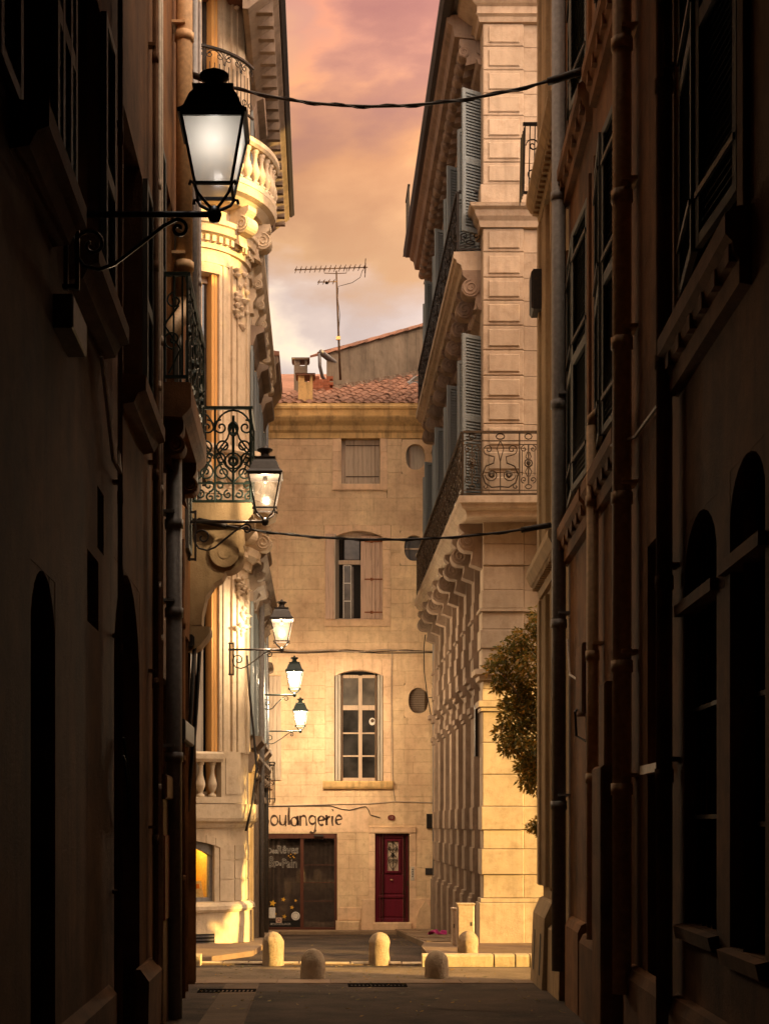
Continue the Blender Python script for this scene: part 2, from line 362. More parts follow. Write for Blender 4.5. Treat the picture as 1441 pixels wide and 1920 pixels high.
    def build(s, name, mat, parent=None, origin=None, smooth=False, kind=None, recalc=True):
        me = bpy.data.meshes.new(name)
        o0 = ORG[parent.name] if parent else Vector(origin if origin is not None else (0, 0, 0))
        me.from_pydata([tuple(q-o0) for q in s.v], [], s.f)
        if recalc:
            import bmesh
            bm = bmesh.new(); bm.from_mesh(me); bmesh.ops.recalc_face_normals(bm, faces=bm.faces); bm.to_mesh(me); bm.free()
        if smooth: me.polygons.foreach_set('use_smooth', [True]*len(me.polygons))
        elif s.sm: me.polygons.foreach_set('use_smooth', [i in s.sm for i in range(len(me.polygons))])
        me.materials.append(MATS[mat]); me.update()
        ob = bpy.data.objects.new(name, me); COL.objects.link(ob)
        if parent: ob.parent = parent; ORG[ob.name] = ORG[parent.name]
        else: ob.location = o0; ORG[ob.name] = o0
        if kind: ob['kind'] = kind
        return ob
def tag(o, label=None, cat=None, group=None, kind=None):
    if label: o['label'] = label
    if cat: o['category'] = cat
    if group: o['group'] = group
    if kind: o['kind'] = kind
    return o
def thing(name, label, cat, loc, group=None):
    o = bpy.data.objects.new(name, None); COL.objects.link(o); o.location = loc; o.empty_display_size = .3; ORG[o.name] = Vector(loc)
    return tag(o, label, cat, group)
def part_copy(o, delta, parent=None, name=None):
    """another piece with the same mesh, moved by delta"""
    c = o.copy(); COL.objects.link(c); c.location = o.location+Vector(delta)
    if parent: c.parent = parent
    ORG[c.name] = ORG[o.name]+Vector(delta)
    for ch in o.children:
        d = ch.copy(); COL.objects.link(d); d.parent = c
    return c
def copy_tree(o, parent=None):
    c = o.copy(); COL.objects.link(c); c.parent = parent
    if parent: c.location = o.location.copy()
    for ch in o.children: copy_tree(ch, c)
    return c
def arc(cx_, cy_, rx, ry, a0, a1, n=12): return [(cx_+rx*math.cos(a0+(a1-a0)*i/n), cy_+ry*math.sin(a0+(a1-a0)*i/n)) for i in range(n+1)]
def spiral(cx_, cy_, r, turns, a0, d=1, n=None, rin=.15):
    n = n or int(14*turns)+2
    return [(cx_+r*(1-(1-rin)*i/n)*math.cos(a0+d*2*PI*turns*i/n), cy_+r*(1-(1-rin)*i/n)*math.sin(a0+d*2*PI*turns*i/n)) for i in range(n+1)]
def subtract(rects, hole):
    out = []
    a, b_, c, d = hole
    for (u0, u1, v0, v1) in rects:
        if b_ <= u0 or a >= u1 or d <= v0 or c >= v1: out.append((u0, u1, v0, v1)); continue
        if a > u0: out.append((u0, a, v0, v1))
        if b_ < u1: out.append((b_, u1, v0, v1))
        m0, m1 = max(u0, a), min(u1, b_)
        if c > v0: out.append((m0, m1, v0, c))
        if d < v1: out.append((m0, m1, d, v1))
    return [q for q in out if q[1]-q[0] > .03 and q[3]-q[2] > .03]
def outline(pts, per_side):  # evenly sampled rectangle outline, starting right-middle, counter-clockwise, by angle of matching ellipse
    pass

# ================================================================== GROUND
def gsheet(name, mat, xs, Ys, dz, parent=None, kind='structure', wig=0.0):
    """sheet lying on the street's profile, dz above the ground sheet; xs = (x0, x1) or function of Y"""
    mb = MB(); yy = sorted({*Ys, *[g[0] for g in GPROF if Ys[0] < g[0] < Ys[-1]]})
    for a, b_ in zip(yy, yy[1:]):
        xa = xs(a) if callable(xs) else xs; xb = xs(b_) if callable(xs) else xs
        mb.add([(xa[0], a, ground(a)+dz), (xa[1], a, ground(a)+dz), (xb[1], b_, ground(b_)+dz), (xb[0], b_, ground(b_)+dz)], [(0, 1, 2, 3)])
    o = mb.build(name, mat, parent)
    if kind and not parent: o['kind'] = kind
    return o
gm = MB()
Yg = [-40, -20, 0, 5, 10, 15, 20, 26, 32, 38, 60, 140, 400]
for a, b_ in zip(Yg, Yg[1:]):
    gm.add([(-300, a, ground(a)), (300, a, ground(a)), (300, b_, ground(b_)), (-300, b_, ground(b_))], [(0, 1, 2, 3)])
tag(gm.build('ground', 'asphalt'), kind='structure')
def xl(Y): return -1.5-.0105*Y
def xr(Y): return 2.01+.056*Y
# the cross street: a paler gritty carriageway between the alley's mouth and the low kerb
gsheet('road', 'worn_asphalt', (-40, 40), [20.05, 21.0, 22.0], .004)
# flush stone band across the alley's mouth, slabs one by one
band = gsheet('paving_band', 'paving', (-12, 12), [19.45, 20.05], .004)
x = -3.2
while x < 4.2:
    L_ = random.uniform(.7, 1.15); mb = MB(); z = ground(19.75)+.006
    mb.add([(x+.006, 19.46, ground(19.46)+.003), (x+L_-.006, 19.46, ground(19.46)+.003), (x+L_-.006, 20.04, ground(20.04)+.003), (x+.006, 20.04, ground(20.04)+.003),
            (x+.010, 19.465, ground(19.46)+.012), (x+L_-.010, 19.465, ground(19.46)+.012), (x+L_-.010, 20.035, ground(20.04)+.012), (x+.010, 20.035, ground(20.04)+.012)],
           [(4, 5, 6, 7), (0, 1, 5, 4), (1, 2, 6, 5), (2, 3, 7, 6), (3, 0, 4, 7)])
    mb.build('paving_slab', 'paving', band); x += L_
# diagonal stone gutter running down the alley
gut = tag(MB().add([(gx(452, 19.4)-.2, 19.4, ground(19.4)+.004), (gx(452, 19.4)+.25, 19.4, ground(19.4)+.004), (-1.0+.3, 6, ground(6)+.004), (-1.0-.2, 6, ground(6)+.004)], [(0, 1, 2, 3)]).build('gutter', 'gutter_stone'), kind='structure')
for i in range(14):
    y0 = 19.38-i*.75; y1 = y0-.73
    def gxx(Y): return gx(452, 19.4)+(19.4-Y)/13.4*(-1.0-gx(452, 19.4)+.02)
    mb = MB(); c0, c1 = gxx(y0), gxx(y1); e = .012*random.random()
    mb.add([(c0-.2, y0, ground(y0)+.006+e), (c0+.24, y0, ground(y0)+.010+e), (c1+.24, y1, ground(y1)+.010), (c1-.2, y1, ground(y1)+.006),
            (c0-.21, y0+.006, ground(y0)), (c0+.25, y0+.006, ground(y0)), (c1+.25, y1-.006, ground(y1)), (c1-.21, y1-.006, ground(y1))],
           [(0, 1, 2, 3), (0, 4, 5, 1), (1, 5, 6, 2), (2, 6, 7, 3), (3, 7, 4, 0)])
    mb.build('gutter_stone', 'gutter_stone', gut)
# asphalt repair patch in the alley
tag(MB().add([at(835, 1862, 18.2)*1, at(1000, 1860, 18.3), at(1010, 1900, 15.6), at(800, 1892, 16.1)], [(0, 1, 2, 3)]).build('road_patch', 'asphalt_patch'), kind='structure')
o = bpy.data.objects['road_patch']
for v in o.data.vertices: v.co.z = ground(v.co.y)+.004
# drain grates
def grate(px0, px1, Y, label):
    t = thing('drain_grate', label, 'drain', ((gx(px0, Y)+gx(px1, Y))/2, Y, ground(Y)), 'drain grates in the street')
    x0, x1 = gx(px0, Y), gx(px1, Y); z = ground(Y)+.012
    MB().box(x0, x1, z-.01, z+.004, Y-.20, Y-.16).box(x0, x1, z-.01, z+.004, Y+.12, Y+.16).box(x0, x0+.04, z-.01, z+.004, Y-.16, Y+.12).box(x1-.04, x1, z-.01, z+.004, Y-.16, Y+.12).build('frame', 'dull_black', t)
    n = int((x1-x0)/.06)
    for i in range(n):
        xx = x0+.05+(x1-x0-.1)*(i+.5)/n
        MB().box(xx-.014, xx+.014, z-.01, z+.002, Y-.16, Y+.12).build('bar', 'dull_black', t)
    MB().box(x0+.02, x1-.02, z-.016, z-.012, Y-.15, Y+.11).build('pit', 'void', t)
grate(652, 762, 19.15, 'iron drain grate set in the alley floor before the two short bollards')
grate(372, 480, 18.3, 'iron drain grate by the dark wall beside the diagonal stone gutter')

# raised pavements beyond the cross street
KY = 22.15
def pavement(name, poly, h):
    mb = MB(); k = len(poly)
    top = [Vector((x, y, ground(y)+h)) for x, y in poly]; bot = [Vector((x, y, ground(y)-.05)) for x, y in poly]
    mb.add(top+bot, [tuple(range(k))]+[(j, (j+1) % k, (j+1) % k+k, j+k) for j in range(k)])
    return tag(mb.build(name, 'paving'), kind='structure')
pr_ = pavement('right_pavement', [(1.75, KY+.26), (14, KY+.26), (14, 25.9), (14, 26), (3.2, 26.0), (3.2, 38.0), (1.95, 37.2), (1.9, 26.0), (1.78, 25)], .11)
pl_ = pavement('left_pavement', [(-14, 22.7), (-1.95, 22.7), (-1.15, 24.2), (-1.0, 26.0), (-1.0, 36.6), (-1.6, 37.0), (-1.6, 26), (-14, 26.0)], .09)
pf_ = pavement('bakery_pavement', [(-1.0, 36.3), (1.95, 36.3), (1.95, 37.2), (3.3, 37.9), (3.3, 38.1), (-1.6, 38.1), (-1.6, 37.0)], .08)
pp = pavement('kerb_line', [(-1.95, 22.55), (1.70, 22.38), (1.72, 22.62), (-1.93, 22.80)], .02)
# kerb stones: the tall ones on the right catch the sun
def kerb(x0, x1, y0, y1, h, par, name='kerb_stone'):
    mb = MB(); z = ground((y0+y1)/2); c = .03
    n = 6; prf = [(y0, z-.05), (y0, z+h-c), (y0+c*.35, z+h-c*.35), (y0+c, z+h), (y1, z+h), (y1, z-.05)]
    mb.prof([(w, v) for w, v in prf], x0+.012, x1-.012, 1)
    o_ = mb.build(name, 'kerb_granite', par); return o_
for a, b_ in ((790, 925), (925, 965), (965, 992), (992, 1090), (1090, 1200)):
    kerb(gx(a, 22.2), gx(b_, 22.2), KY, KY+.27, .19, pr_)
for i in range(9): kerb(-1.95+i*.405, -1.95+(i+1)*.405, 22.60-.018*i, 22.76-.018*i, .035+.012*random.random(), pp)
kerb(-2.9, -2.25, 22.3, 22.62, .17, pl_); kerb(-2.22, gx(377, 22.3), 22.3, 22.62, .17, pl_)
# pavement slabs by the stone building's foot
for i in range(8):
    y0 = 26.2+i*1.35; 
    for x0, x1 in ((1.96, 2.42), (2.44, 2.85)):
        mb = MB(); za, zb = ground(y0)+.11, ground(y0+1.3)+.11; e = random.uniform(.008, .03)
        mb.add([(x0, y0, za+e), (x1, y0, za+e), (x1, y0+1.3, zb+e), (x0, y0+1.3, zb+e), (x0-.005, y0-.005, za), (x1+.005, y0-.005, za), (x1+.005, y0+1.305, zb), (x0-.005, y0+1.305, zb)],
               [(0, 1, 2, 3), (0, 4, 5, 1), (1, 5, 6, 2), (2, 6, 7, 3), (3, 7, 4, 0)])
        mb.build('paving_slab', 'paving', pr_)

# ================================================================== BAKERY at the end of the street
BY = 38.0
FB = Fr((0, BY, 0), (1, 0, 0), (0, -1, 0))
def bx(px): return gx(px, BY)
def bz(py): return gz(py, BY)
bk = thing('bakery_house', 'ochre stone bakery house with a painted sign and a red door closing the street', 'house', (1.0, BY, ground(BY)))
def prect(a, b_, c, d): return (bx(a), bx(b_), bz(d), bz(c))
H_att = prect(640, 712, 812, 907); H_mid = prect(628, 717, 995, 1161); H_low = prect(627, 718, 1256, 1465)
H_shop = prect(462, 632, 1563, 1746); H_door = prect(703, 767, 1563, 1731); H_left = prect(450, 504, 1262, 1466); H_left2 = prect(450, 504, 1000, 1160)
OV = [prect(759, 798, 831, 882), prect(756, 796, 1002, 1053), prect(764, 804, 1288, 1339)]
holes = [H_att, H_mid, H_low, H_shop, H_door, H_left, H_left2]+OV
ZC = bz(822)
MB(FB).wall(-4.5, 6.5, -1.6, ZC+.05, holes, w=-.03, depth=.32).build('wall', 'mortar', bk)
MB(FB).box(-4.5, 6.5, -1.6, ZC, -8.0, -.36).build('inner_wall', 'void', bk)
random.seed(21)
surr = [prect(623, 726, 806, 919), prect(608, 732, 985, 1175), prect(610, 733, 1236, 1480), prect(691, 780, 1551, 1731), prect(752, 804, 824, 889), prect(749, 803, 995, 1060), prect(757, 811, 1281, 1346)]
v = -1.3; nb = 0
while v < ZC-.02:
    h = random.uniform(.30, .42); v1 = min(v+h, ZC); u = -1.75-random.random()*.8
    while u < 3.6:
        L_ = random.uniform(.55, 1.25); rc = [(u+.0015, u+L_-.0015, v+.0015, v1-.0015)]
        for hh in holes+surr: rc = subtract(rc, hh)
        for (a, b_, c, d) in rc:
            if b_ < -1.6 or a > 3.35: continue
            mb = MB(FB); mb.box(a, b_, c, d, -.06, random.uniform(-.003, .004), c=.004); mb.build('stone_block', 'bakery_stone', bk); nb += 1
        u += L_
    v = v1
def stone_surround(hole, outer, name='window_surround', arch=0.0, proud=.012, sillh=None):
    """cut stones round an opening; arch = rise of the segmental head"""
    a, b_, c, d = hole; A, B, C, D = outer
    for (u0, u1) in ((A, a), (b_, B)):
        n = max(2, int((d-C)/.45)); 
        for i in range(n):
            z0 = C+(d-C)*i/n; z1 = C+(d-C)*(i+1)/n
            MB(FB).box(u0+.003, u1-.003, z0+.003, z1-.003, -.32, proud+random.uniform(-.002, .003), c=.005).build('jamb_stone', 'bakery_trim', bk)
    if c-C > .05: MB(FB).box(a+.003, b_-.003, C+.003, c-.0, -.32, proud+.002, c=.006).build('sill_stone', 'bakery_trim', bk)
    n = 7 if arch else 3
    for i in range(n):
        t0, t1 = i/n, (i+1)/n
        u0, u1 = A+(B-A)*t0, A+(B-A)*t1
        def under(u):
            if u <= a or u >= b_: return d if not arch else d-arch
            q = (u-(a+b_)/2)/((b_-a)/2); return d-arch*q*q if arch else d
        def over(u):
            q = (u-(A+B)/2)/((B-A)/2); return D
        g = .003; us = [u0+g+(u1-u0-2*g)*k/3 for k in range(4)]
        lo_ = [(q, under(q)) for q in us]; hi_ = [(q, over(q)) for q in reversed(us)]
        MB(FB).plate(lo_+hi_, -.3, proud+random.uniform(-.001, .003)).build('lintel_stone', 'bakery_trim', bk)
stone_surround(H_att, surr[0]); stone_surround(H_mid, surr[1], arch=.16); stone_surround(H_low, surr[2], arch=.16)
stone_surround(H_door, surr[3], proud=.02)
# mouldings: door hood, window sills
MB(FB).prof([(-.05, bz(1561)), (.05, bz(1561)), (.06, bz(1553)), (.075, bz(1551)), (-.05, bz(1550))], bx(691), bx(779), 1).build('door_hood', 'bakery_trim', bk)
MB(FB).prof([(-.3, bz(1479)), (.10, bz(1479)), (.14, bz(1475)), (.16, bz(1467)), (.15, bz(1464.5)), (-.3, bz(1463.5))], bx(605), bx(736), 1).build('sill', 'bakery_cornice', bk)
MB(FB).prof([(-.3, bz(1174)), (.05, bz(1174)), (.07, bz(1164)), (-.3, bz(1161))], bx(612), bx(730), 1).build('sill', 'bakery_trim', bk)
MB(FB).prof([(-.05, bz(919.5)), (.035, bz(919.5)), (.045, bz(917)), (-.05, bz(916))], bx(622), bx(727), 1).build('sill', 'bakery_trim', bk)
# oval bull's-eye windows
def superell(cu, cv, hu, hv, n, e=2.6):
    out = []
    for i in range(n):
        t = 2*PI*i/n; c, s_ = math.cos(t), math.sin(t)
        out.append((cu+hu*math.copysign(abs(c)**(2/e), c), cv+hv*math.copysign(abs(s_)**(2/e), s_)))
    return out
def rectring(cu, cv, hu, hv, n):
    out = []
    for i in range(n):
        t = 2*PI*i/n; c, s_ = math.cos(t), math.sin(t); k = min(hu/abs(c) if abs(c) > 1e-6 else 1e9, hv/abs(s_) if abs(s_) > 1e-6 else 1e9)
        out.append((cu+c*k, cv+s_*k))
    return out
for i, (hh, oo) in enumerate(zip(OV, surr[4:])):
    cu, cv = (hh[0]+hh[1])/2, (hh[2]+hh[3])/2; hu, hv = (hh[1]-hh[0])/2, (hh[3]-hh[2])/2
    MB(FB).ring(rectring(cu, cv, (oo[1]-oo[0])/2, (oo[3]-oo[2])/2, 40), superell(cu, cv, hu-.02, hv-.02, 40, 2.3), -.25, .001).build('oval_surround', 'bakery_stone', bk)
    w_ = MB(FB).plate(superell(cu, cv, hu-.005, hv-.005, 40), -.26, -.16).build('oval_window', ('grey_wood', 'glass_dusty', 'sooty_stone')[i], bk)
    if i == 0:
        MB(FB).box(cu-hu*.55, cu-hu*.42, cv-hv*.9, cv+hv*.9, -.16, -.12).build('mullion', 'window_wood', w_)
    if i == 1:
        MB(FB).box(cu-hu, cu+hu, cv-.02, cv+.02, -.16, -.13).build('transom', 'window_wood', w_)
        fc = (cu+hu*.42, cv-hv*.48); fm = MB(FB).ring(superell(*fc, .075, .075, 20, 2), superell(*fc, .06, .06, 20, 2), -.16, -.11)
        for k in range(4):
            a = k*PI/4; fm.box(0, 0, 0, 0, 0, 0) if False else fm.plate([(fc[0]+.06*math.cos(a+e_), fc[1]+.06*math.sin(a+e_)) for e_ in (-.12, .12, PI-.12, PI+.12)], -.15, -.125)
        fm.build('vent_fan', 'cable_pale', w_)
    if i == 2:
        for k in range(12):
            zz = cv-hv+2*hv*(k+.5)/12; ww = hu*math.sqrt(max(0, 1-((zz-cv)/hv)**2))*.95
            MB(FB).box(cu-ww, cu+ww, zz-.006, zz+.006, -.16, -.15).build('mesh_bar', 'rusty_iron', w_)
# attic window: four closed boards
w_ = MB(FB).box(H_att[0]+.0, H_att[1]-.0, H_att[2], H_att[3], -.28, -.24).build('window', 'window_wood', bk)
a, b_, c, d = H_att; a2 = a+.10
for i in range(4):
    u0 = a2+(b_-a2)*i/4; u1 = a2+(b_-a2)*(i+1)/4
    MB(FB).box(u0+.004, u1-.004, c+.015, d-.02, -.20, -.14+.004*(i % 2), c=.004).build('shutter_board', 'pale_shutter', w_)
for zz in (c+.22, d-.3): MB(FB).box(a2+.02, b_-.02, zz-.012, zz+.012, -.135, -.128).build('strap_hinge', 'rusty_iron', w_)
# middle window: one casement ajar, shutters folded back
a, b_, c, d = H_mid
w_ = MB(FB).box(a, a+.07, c, d-.1, -.28, -.20).box(b_-.07, b_, c, d-.1, -.28, -.20).box(a, b_, d-.16, d-.02, -.28, -.20).box(a, b_, bz(1056), bz(1048), -.27, -.18).box(a, b_, c, c+.05, -.27, -.18).build('window', 'window_wood', bk)
MB(FB).box(a+.02, b_-.02, c, d-.06, -.31, -.30).build('dark_room', 'void', w_)
MB(FB).box(bx(646), bx(674), bz(1046), bz(1008), -.26, -.245).build('pane', 'glass_dusty', w_)
us0, us1 = bx(643), bx(659); fw = .028
cs = MB(FB).box(us0, us0+fw, c+.03, bz(1058), -.20, -.155).box(us1-fw, us1, c+.03, bz(1058), -.20, -.155)
zs = [c+.03+(bz(1058)-c-.03)*k/3 for k in range(4)]
for z_ in zs: cs.box(us0+fw, us1-fw, max(c+.03, z_-fw/2), z_+fw/2, -.195, -.16)
cs.build('casement', 'etched_white', w_)
for k in range(3): MB(FB).box(us0+fw, us1-fw, zs[k]+fw/2, zs[k+1]-fw/2, -.18, -.174).build('pane', 'glass_dusty', w_)
MB(FB).box(bx(660), bx(663), c+.04, bz(1060), -.25, -.2).build('curtain', 'curtain', w_)
def shutter(par, fr, u0, u1, v0, v1, w, n, mat, hinges=(), lab=None, hm='rusty_iron', th=.035):
    s_ = MB(fr).box(u0+.01, u1-.01, v0+.1, v0+.2, w-th-.01, w-th).box(u0+.01, u1-.01, v1-.2, v1-.1, w-th-.01, w-th).build('shutter', mat, par)
    for i in range(n):
        q0 = u0+(u1-u0)*i/n; q1 = u0+(u1-u0)*(i+1)/n
        MB(fr).box(q0+.003, q1-.003, v0, v1, w-th, w+.003*(i % 2), c=.004).build('plank', mat, s_)
    for z_ in hinges:
        MB(fr).box(u0+(u1-u0)*.18, u1-.005, z_-.018, z_+.018, w+.004, w+.014).box((u0+u1)/2-.035, (u0+u1)/2+.035, z_-.04, z_+.04, w+.004, w+.018).build('strap_hinge', hm, s_)
    return s_
shutter(bk, FB, bx(676), bx(717.5), c+.01, d-.12, -.10, 2, 'pink_shutter', (bz(1147), bz(1085), bz(1014)), hm='rust')
shutter(bk, FB, bx(610), bx(627), c+.0, d-.09, .055, 1, 'pink_shutter')
FBs = Fr((bx(628.5), BY, 0), (0.10, -.99, 0), (-1, -.1, 0))
shutter(bk, Fr((bx(628.5), BY-.06, 0), (.35, .94, 0), (.94, -.35, 0)), 0.0, .30, c+.0, d-.1, 0.0, 1, 'grey_wood')
# low window: eight panes, folded inner shutters
a, b_, c, d = H_low
wf = MB(FB); wx0, wx1 = bx(639), bx(707); wzt = d-.14
for u0, u1 in ((wx0, wx0+.055), (bx(672), bx(679)), (wx1-.05, wx1)): wf.box(u0, u1, c+.02, wzt, -.24, -.16)
rows_ = [c+.02, bz(1417), bz(1373.5), bz(1331), bz(1322), wzt]
for z_, hh in ((c+.05, .05), (bz(1417), .02), (bz(1374), .02), (bz(1326), .065), (wzt-.02, .04)):
    wf.box(wx0+.055, bx(672), z_-hh, z_+hh, -.235, -.165).box(bx(679), wx1-.05, z_-hh, z_+hh, -.235, -.165)
w_ = wf.build('window', 'window_wood', bk)
zb = [c+.1, bz(1417), bz(1374), bz(1326), wzt-.05]
for (u0, u1) in ((wx0+.05, bx(672.5)), (bx(678.5), wx1-.045)):
    for k in range(4): MB(FB).box(u0, u1, zb[k]+(.0 if k else -.03), zb[k+1], -.205, -.198).build('pane', 'glass_dark' if k < 3 else 'glass_dusty', w_)
MB(FB).plate(superell(bx(698), bz(1352), .085, .1, 20, 2), -.197, -.19).build('sticker', 'paper', w_)
MB(FB).plate(superell(bx(698.5), bz(1350.5), .05, .05, 10, 2), -.19, -.186).build('sticker_print', 'rusty_iron', w_)
for (u0, u1, s_) in ((bx(628), bx(639), 1), (bx(707.5), bx(717.5), -1)):
    for k in range(2):
        q0 = u0+(u1-u0)*k/2
        MB(FB).box(q0+.006, q0+(u1-u0)/2-.004, c+.02, d-.12, -.2, -.03-.03*((k if s_ > 0 else 1-k)), c=.006).build('folded_shutter', 'grey_wood', w_)
# partly hidden windows on the left with their shutters
for hh in (H_left, H_left2):
    MB(FB).box(hh[0]+.02, hh[1]-.02, hh[2], hh[3], -.28, -.2).build('window', 'glass_dark', bk)
MB(FB).prof([(-.3, bz(1479)), (.10, bz(1479)), (.13, bz(1466)), (-.3, bz(1464))], bx(440), bx(511), 1).build('sill', 'bakery_trim', bk)
shutter(bk, FB, bx(505), bx(527), bz(1463), bz(1268), .055, 3, 'pale_shutter')
rl = MB(FB)
for k in range(8):
    u_ = bx(455)+(bx(515)-bx(455))*k/7; rl.tube([FB.p(u_, bz(1505), .22), FB.p(u_, bz(1430), .22)], .014, 5)
for z_ in (1430, 1436, 1498): rl.wtube([(bx(452), bz(z_)), (bx(516), bz(z_))], .22, .016)
for z_ in (1432, 1498): rl.tube([FB.p(bx(516), bz(z_), .22), FB.p(bx(516), bz(z_), -.02)], .014, 5)
for k in range(5): rl.wtube(spiral(bx(462+12*k), bz(1468), .10, 1.3, PI/2), .22, .011)
rl.build('window_rail', 'iron', bk)

# shopfront
a, b_, c, d = H_shop
sf = MB(FB).box(b_-.075, b_, c, d, -.2, -.04).box(a, b_-.075, d-.13, d, -.2, -.02).box(a, b_-.075, c, c+.10, -.2, -.04).box(bx(566)-.045, bx(566)+.045, c+.10, d-.13, -.18, -.05).box(a, a+.08, c+.1, d-.13, -.2, -.04)
sh = sf.build('shopfront', 'shop_frame', bk)
for (u0, u1) in ((a+.08, bx(566)-.045), (bx(566)+.045, b_-.075)):
    MB(FB).box(u0, u1, c+.10, d-.13, -.13, -.125).build('pane', 'glass_bakery', sh)
    cm = MB(FB); n = int((u1-u0)/.035); vs = []
    for i in range(n+1):
        u_ = u0+(u1-u0)*i/n; ww = -.22+.018*math.sin(i*1.9)+.01*math.sin(i*.7+1)
        vs += [FB.p(u_, c+.05, ww+.01*math.sin(i*.9)), FB.p(u_, d-.14, ww)]
    cm.add(vs, [(2*i, 2*i+2, 2*i+3, 2*i+1) for i in range(n)], smooth=True); cm.build('curtain', 'curtain', sh)
for zz in (1622, 1655, 1690): MB(FB).box(bx(568), b_-.075, bz(zz)-.008, bz(zz)+.008, -.124, -.118).build('glazing_bar', 'shop_frame', sh)
for k in range(9): 
    u_ = bx(571)+(b_-.1-bx(571))*k/8; MB(FB).box(u_-.01, u_+.01, d-.165, d-.145, -.03, -.02).build('bulb_bead', 'dark_lead', sh)
MB(FB).box(bx(588), bx(606), d-.075, d-.03, -.02, .06).build('door_closer', 'grey_lamp_paint', sh)
MB(FB).box(a, b_+.02, c-.07, c, -.2, .05, c=.01).build('threshold', 'bakery_trim', sh)
# painted sign, brush letters
GL = {'B': ([[(0, 0), (.02, 1.55)], [(0, 1.55)]+arc(.25, 1.2, .38, .35, PI/2, -PI/2, 10)+arc(.28, .42, .46, .42, PI/2, -PI/2, 10)+[(0, 0)]], .95),
      'o': ([arc(.36, .5, .34, .46, 0, 2*PI, 20)], .86), 'u': ([[(0.02, 1), (.02, .45)]+arc(.3, .36, .28, .34, PI, 2*PI, 10)+[(.58, .4), (.6, 1)], [(.6, .5), (.62, .0)]], .80),
      'l': ([[(.12, 1.75), (.08, .9), (.12, .05)]], .32), 'a': ([arc(.34, .45, .32, .42, .5, 2*PI+.3, 18), [(.64, .95), (.66, .4), (.72, 0)]], .88),
      'n': ([[(0.02, 1), (.04, 0)], [(.04, .65)]+arc(.32, .62, .27, .34, PI, 0, 10)+[(.60, .3), (.64, 0)]], .84),
      'g': ([arc(.34, .52, .32, .40, .5, 2*PI+.3, 18), [(.64, .95), (.68, .2), (.62, -.35)]+arc(.36, -.38, .27, .3, 0, -PI*.8, 10)], .86),
      'e': ([[(.06, .48), (.62, .58)]+arc(.36, .5, .30, .44, .25, PI*1.72, 18)], .80), 'r': ([[(.04, 1), (.06, 0)], [(.06, .6), (.2, .85), (.42, .95)]], .55), 'i': ([[(.08, .95), (.06, .4), (.12, 0)], [(.04, 1.45), (.16, 1.5)]], .33)}
def letters(txt, u, v, sz, w, r, name, mat, par, tilt=.0):
    for ch in txt:
        st, adv = GL[ch]; mb = MB(FB)
        for s_ in st:
            jit = random.uniform(-.02, .02); pts = [(u+sz*q[0]+jit*.3, v+sz*q[1]+jit) for q in s_]
            k = len(pts); vs = []; 
            for i, q in enumerate(pts):
                a = pts[max(0, i-1)]; b2 = pts[min(k-1, i+1)]; dx, dy = b2[0]-a[0], b2[1]-a[1]; L_ = math.hypot(dx, dy) or 1; nx, ny = -dy/L_, dx/L_
                rr = r*(.8+.35*math.sin(i*.8+u*7)) ; rr = max(rr, r*.55)
                vs += [FB.p(q[0]+nx*rr, q[1]+ny*rr, w), FB.p(q[0]-nx*rr, q[1]-ny*rr, w)]
            mb.add(vs, [(2*i, 2*i+1, 2*i+3, 2*i+2) for i in range(k-1)])
        mb.build(name, mat, par); u += sz*adv
sg = MB(FB).box(bx(455), bx(690), bz(1560), bz(1508), -.02, .007).build('sign_panel', 'bakery_trim', bk)
letters('Boulangerie', bx(508)-.27, bz(1548), .275, .0115, .029, 'letter', 'sign_paint', sg)
# text on glass: outlines of real letters
def text_obj(txt, size, fr, u, v, w, name, mat, par, fill=True, stroke=.003, sx=1.0):
    cu = bpy.data.curves.new(name, 'FONT'); cu.body = txt; cu.size = size
    if not fill: cu.fill_mode = 'NONE'; cu.bevel_depth = stroke; cu.bevel_resolution = 0
    cu.resolution_u = 4
    ob = bpy.data.objects.new(name, cu); COL.objects.link(ob)
    dg = bpy.context.evaluated_depsgraph_get(); me = bpy.data.meshes.new_from_object(ob.evaluated_get(dg))
    mb = MB(fr); mb.add([fr.p(u+q.co.x*sx, v+q.co.y, w+q.co.z*.3) for q in me.vertices], [tuple(p.vertices) for p in me.polygons])
    bpy.data.objects.remove(ob); bpy.data.curves.remove(cu)
    return mb.build(name, mat, par, recalc=False)
for t_, sz, px, py in (('Des', .20, 501, 1600), ('R\u00eaves', .30, 518.5, 1600), ('&', .42, 501, 1626), ('Du', .16, 516, 1623), ('Pain', .34, 528, 1627)):
    text_obj(t_, sz, FB, bx(px), bz(py), -.121, 'glass_lettering', 'etched_white', sh, fill=False, stroke=.0035, sx=.82 if t_ != 'Pain' else .74)
text_obj('ARTISAN BOULANGER', .075, FB, bx(506), bz(1735), -.121, 'glass_lettering', 'etched_white', sh, sx=.72)
MB(FB).box(bx(498), bx(565), c+.10, bz(1727), -.124, -.1215).build('dark_band', 'void', sh)
for (px, py, r_) in ((511, 1694, .10), (531, 1687, .065), (554, 1689, .045), (547, 1702, .06), (533, 1719, .065), (516, 1714, .04)):
    MB(FB).plate([(bx(px)+r_*(1 if k % 2 == 0 else .42)*math.sin(PI*k/5+.2), bz(py)+r_*(1 if k % 2 == 0 else .42)*math.cos(PI*k/5+.2)) for k in range(10)], -.124, -.118).build('star', 'star_yellow', sh)
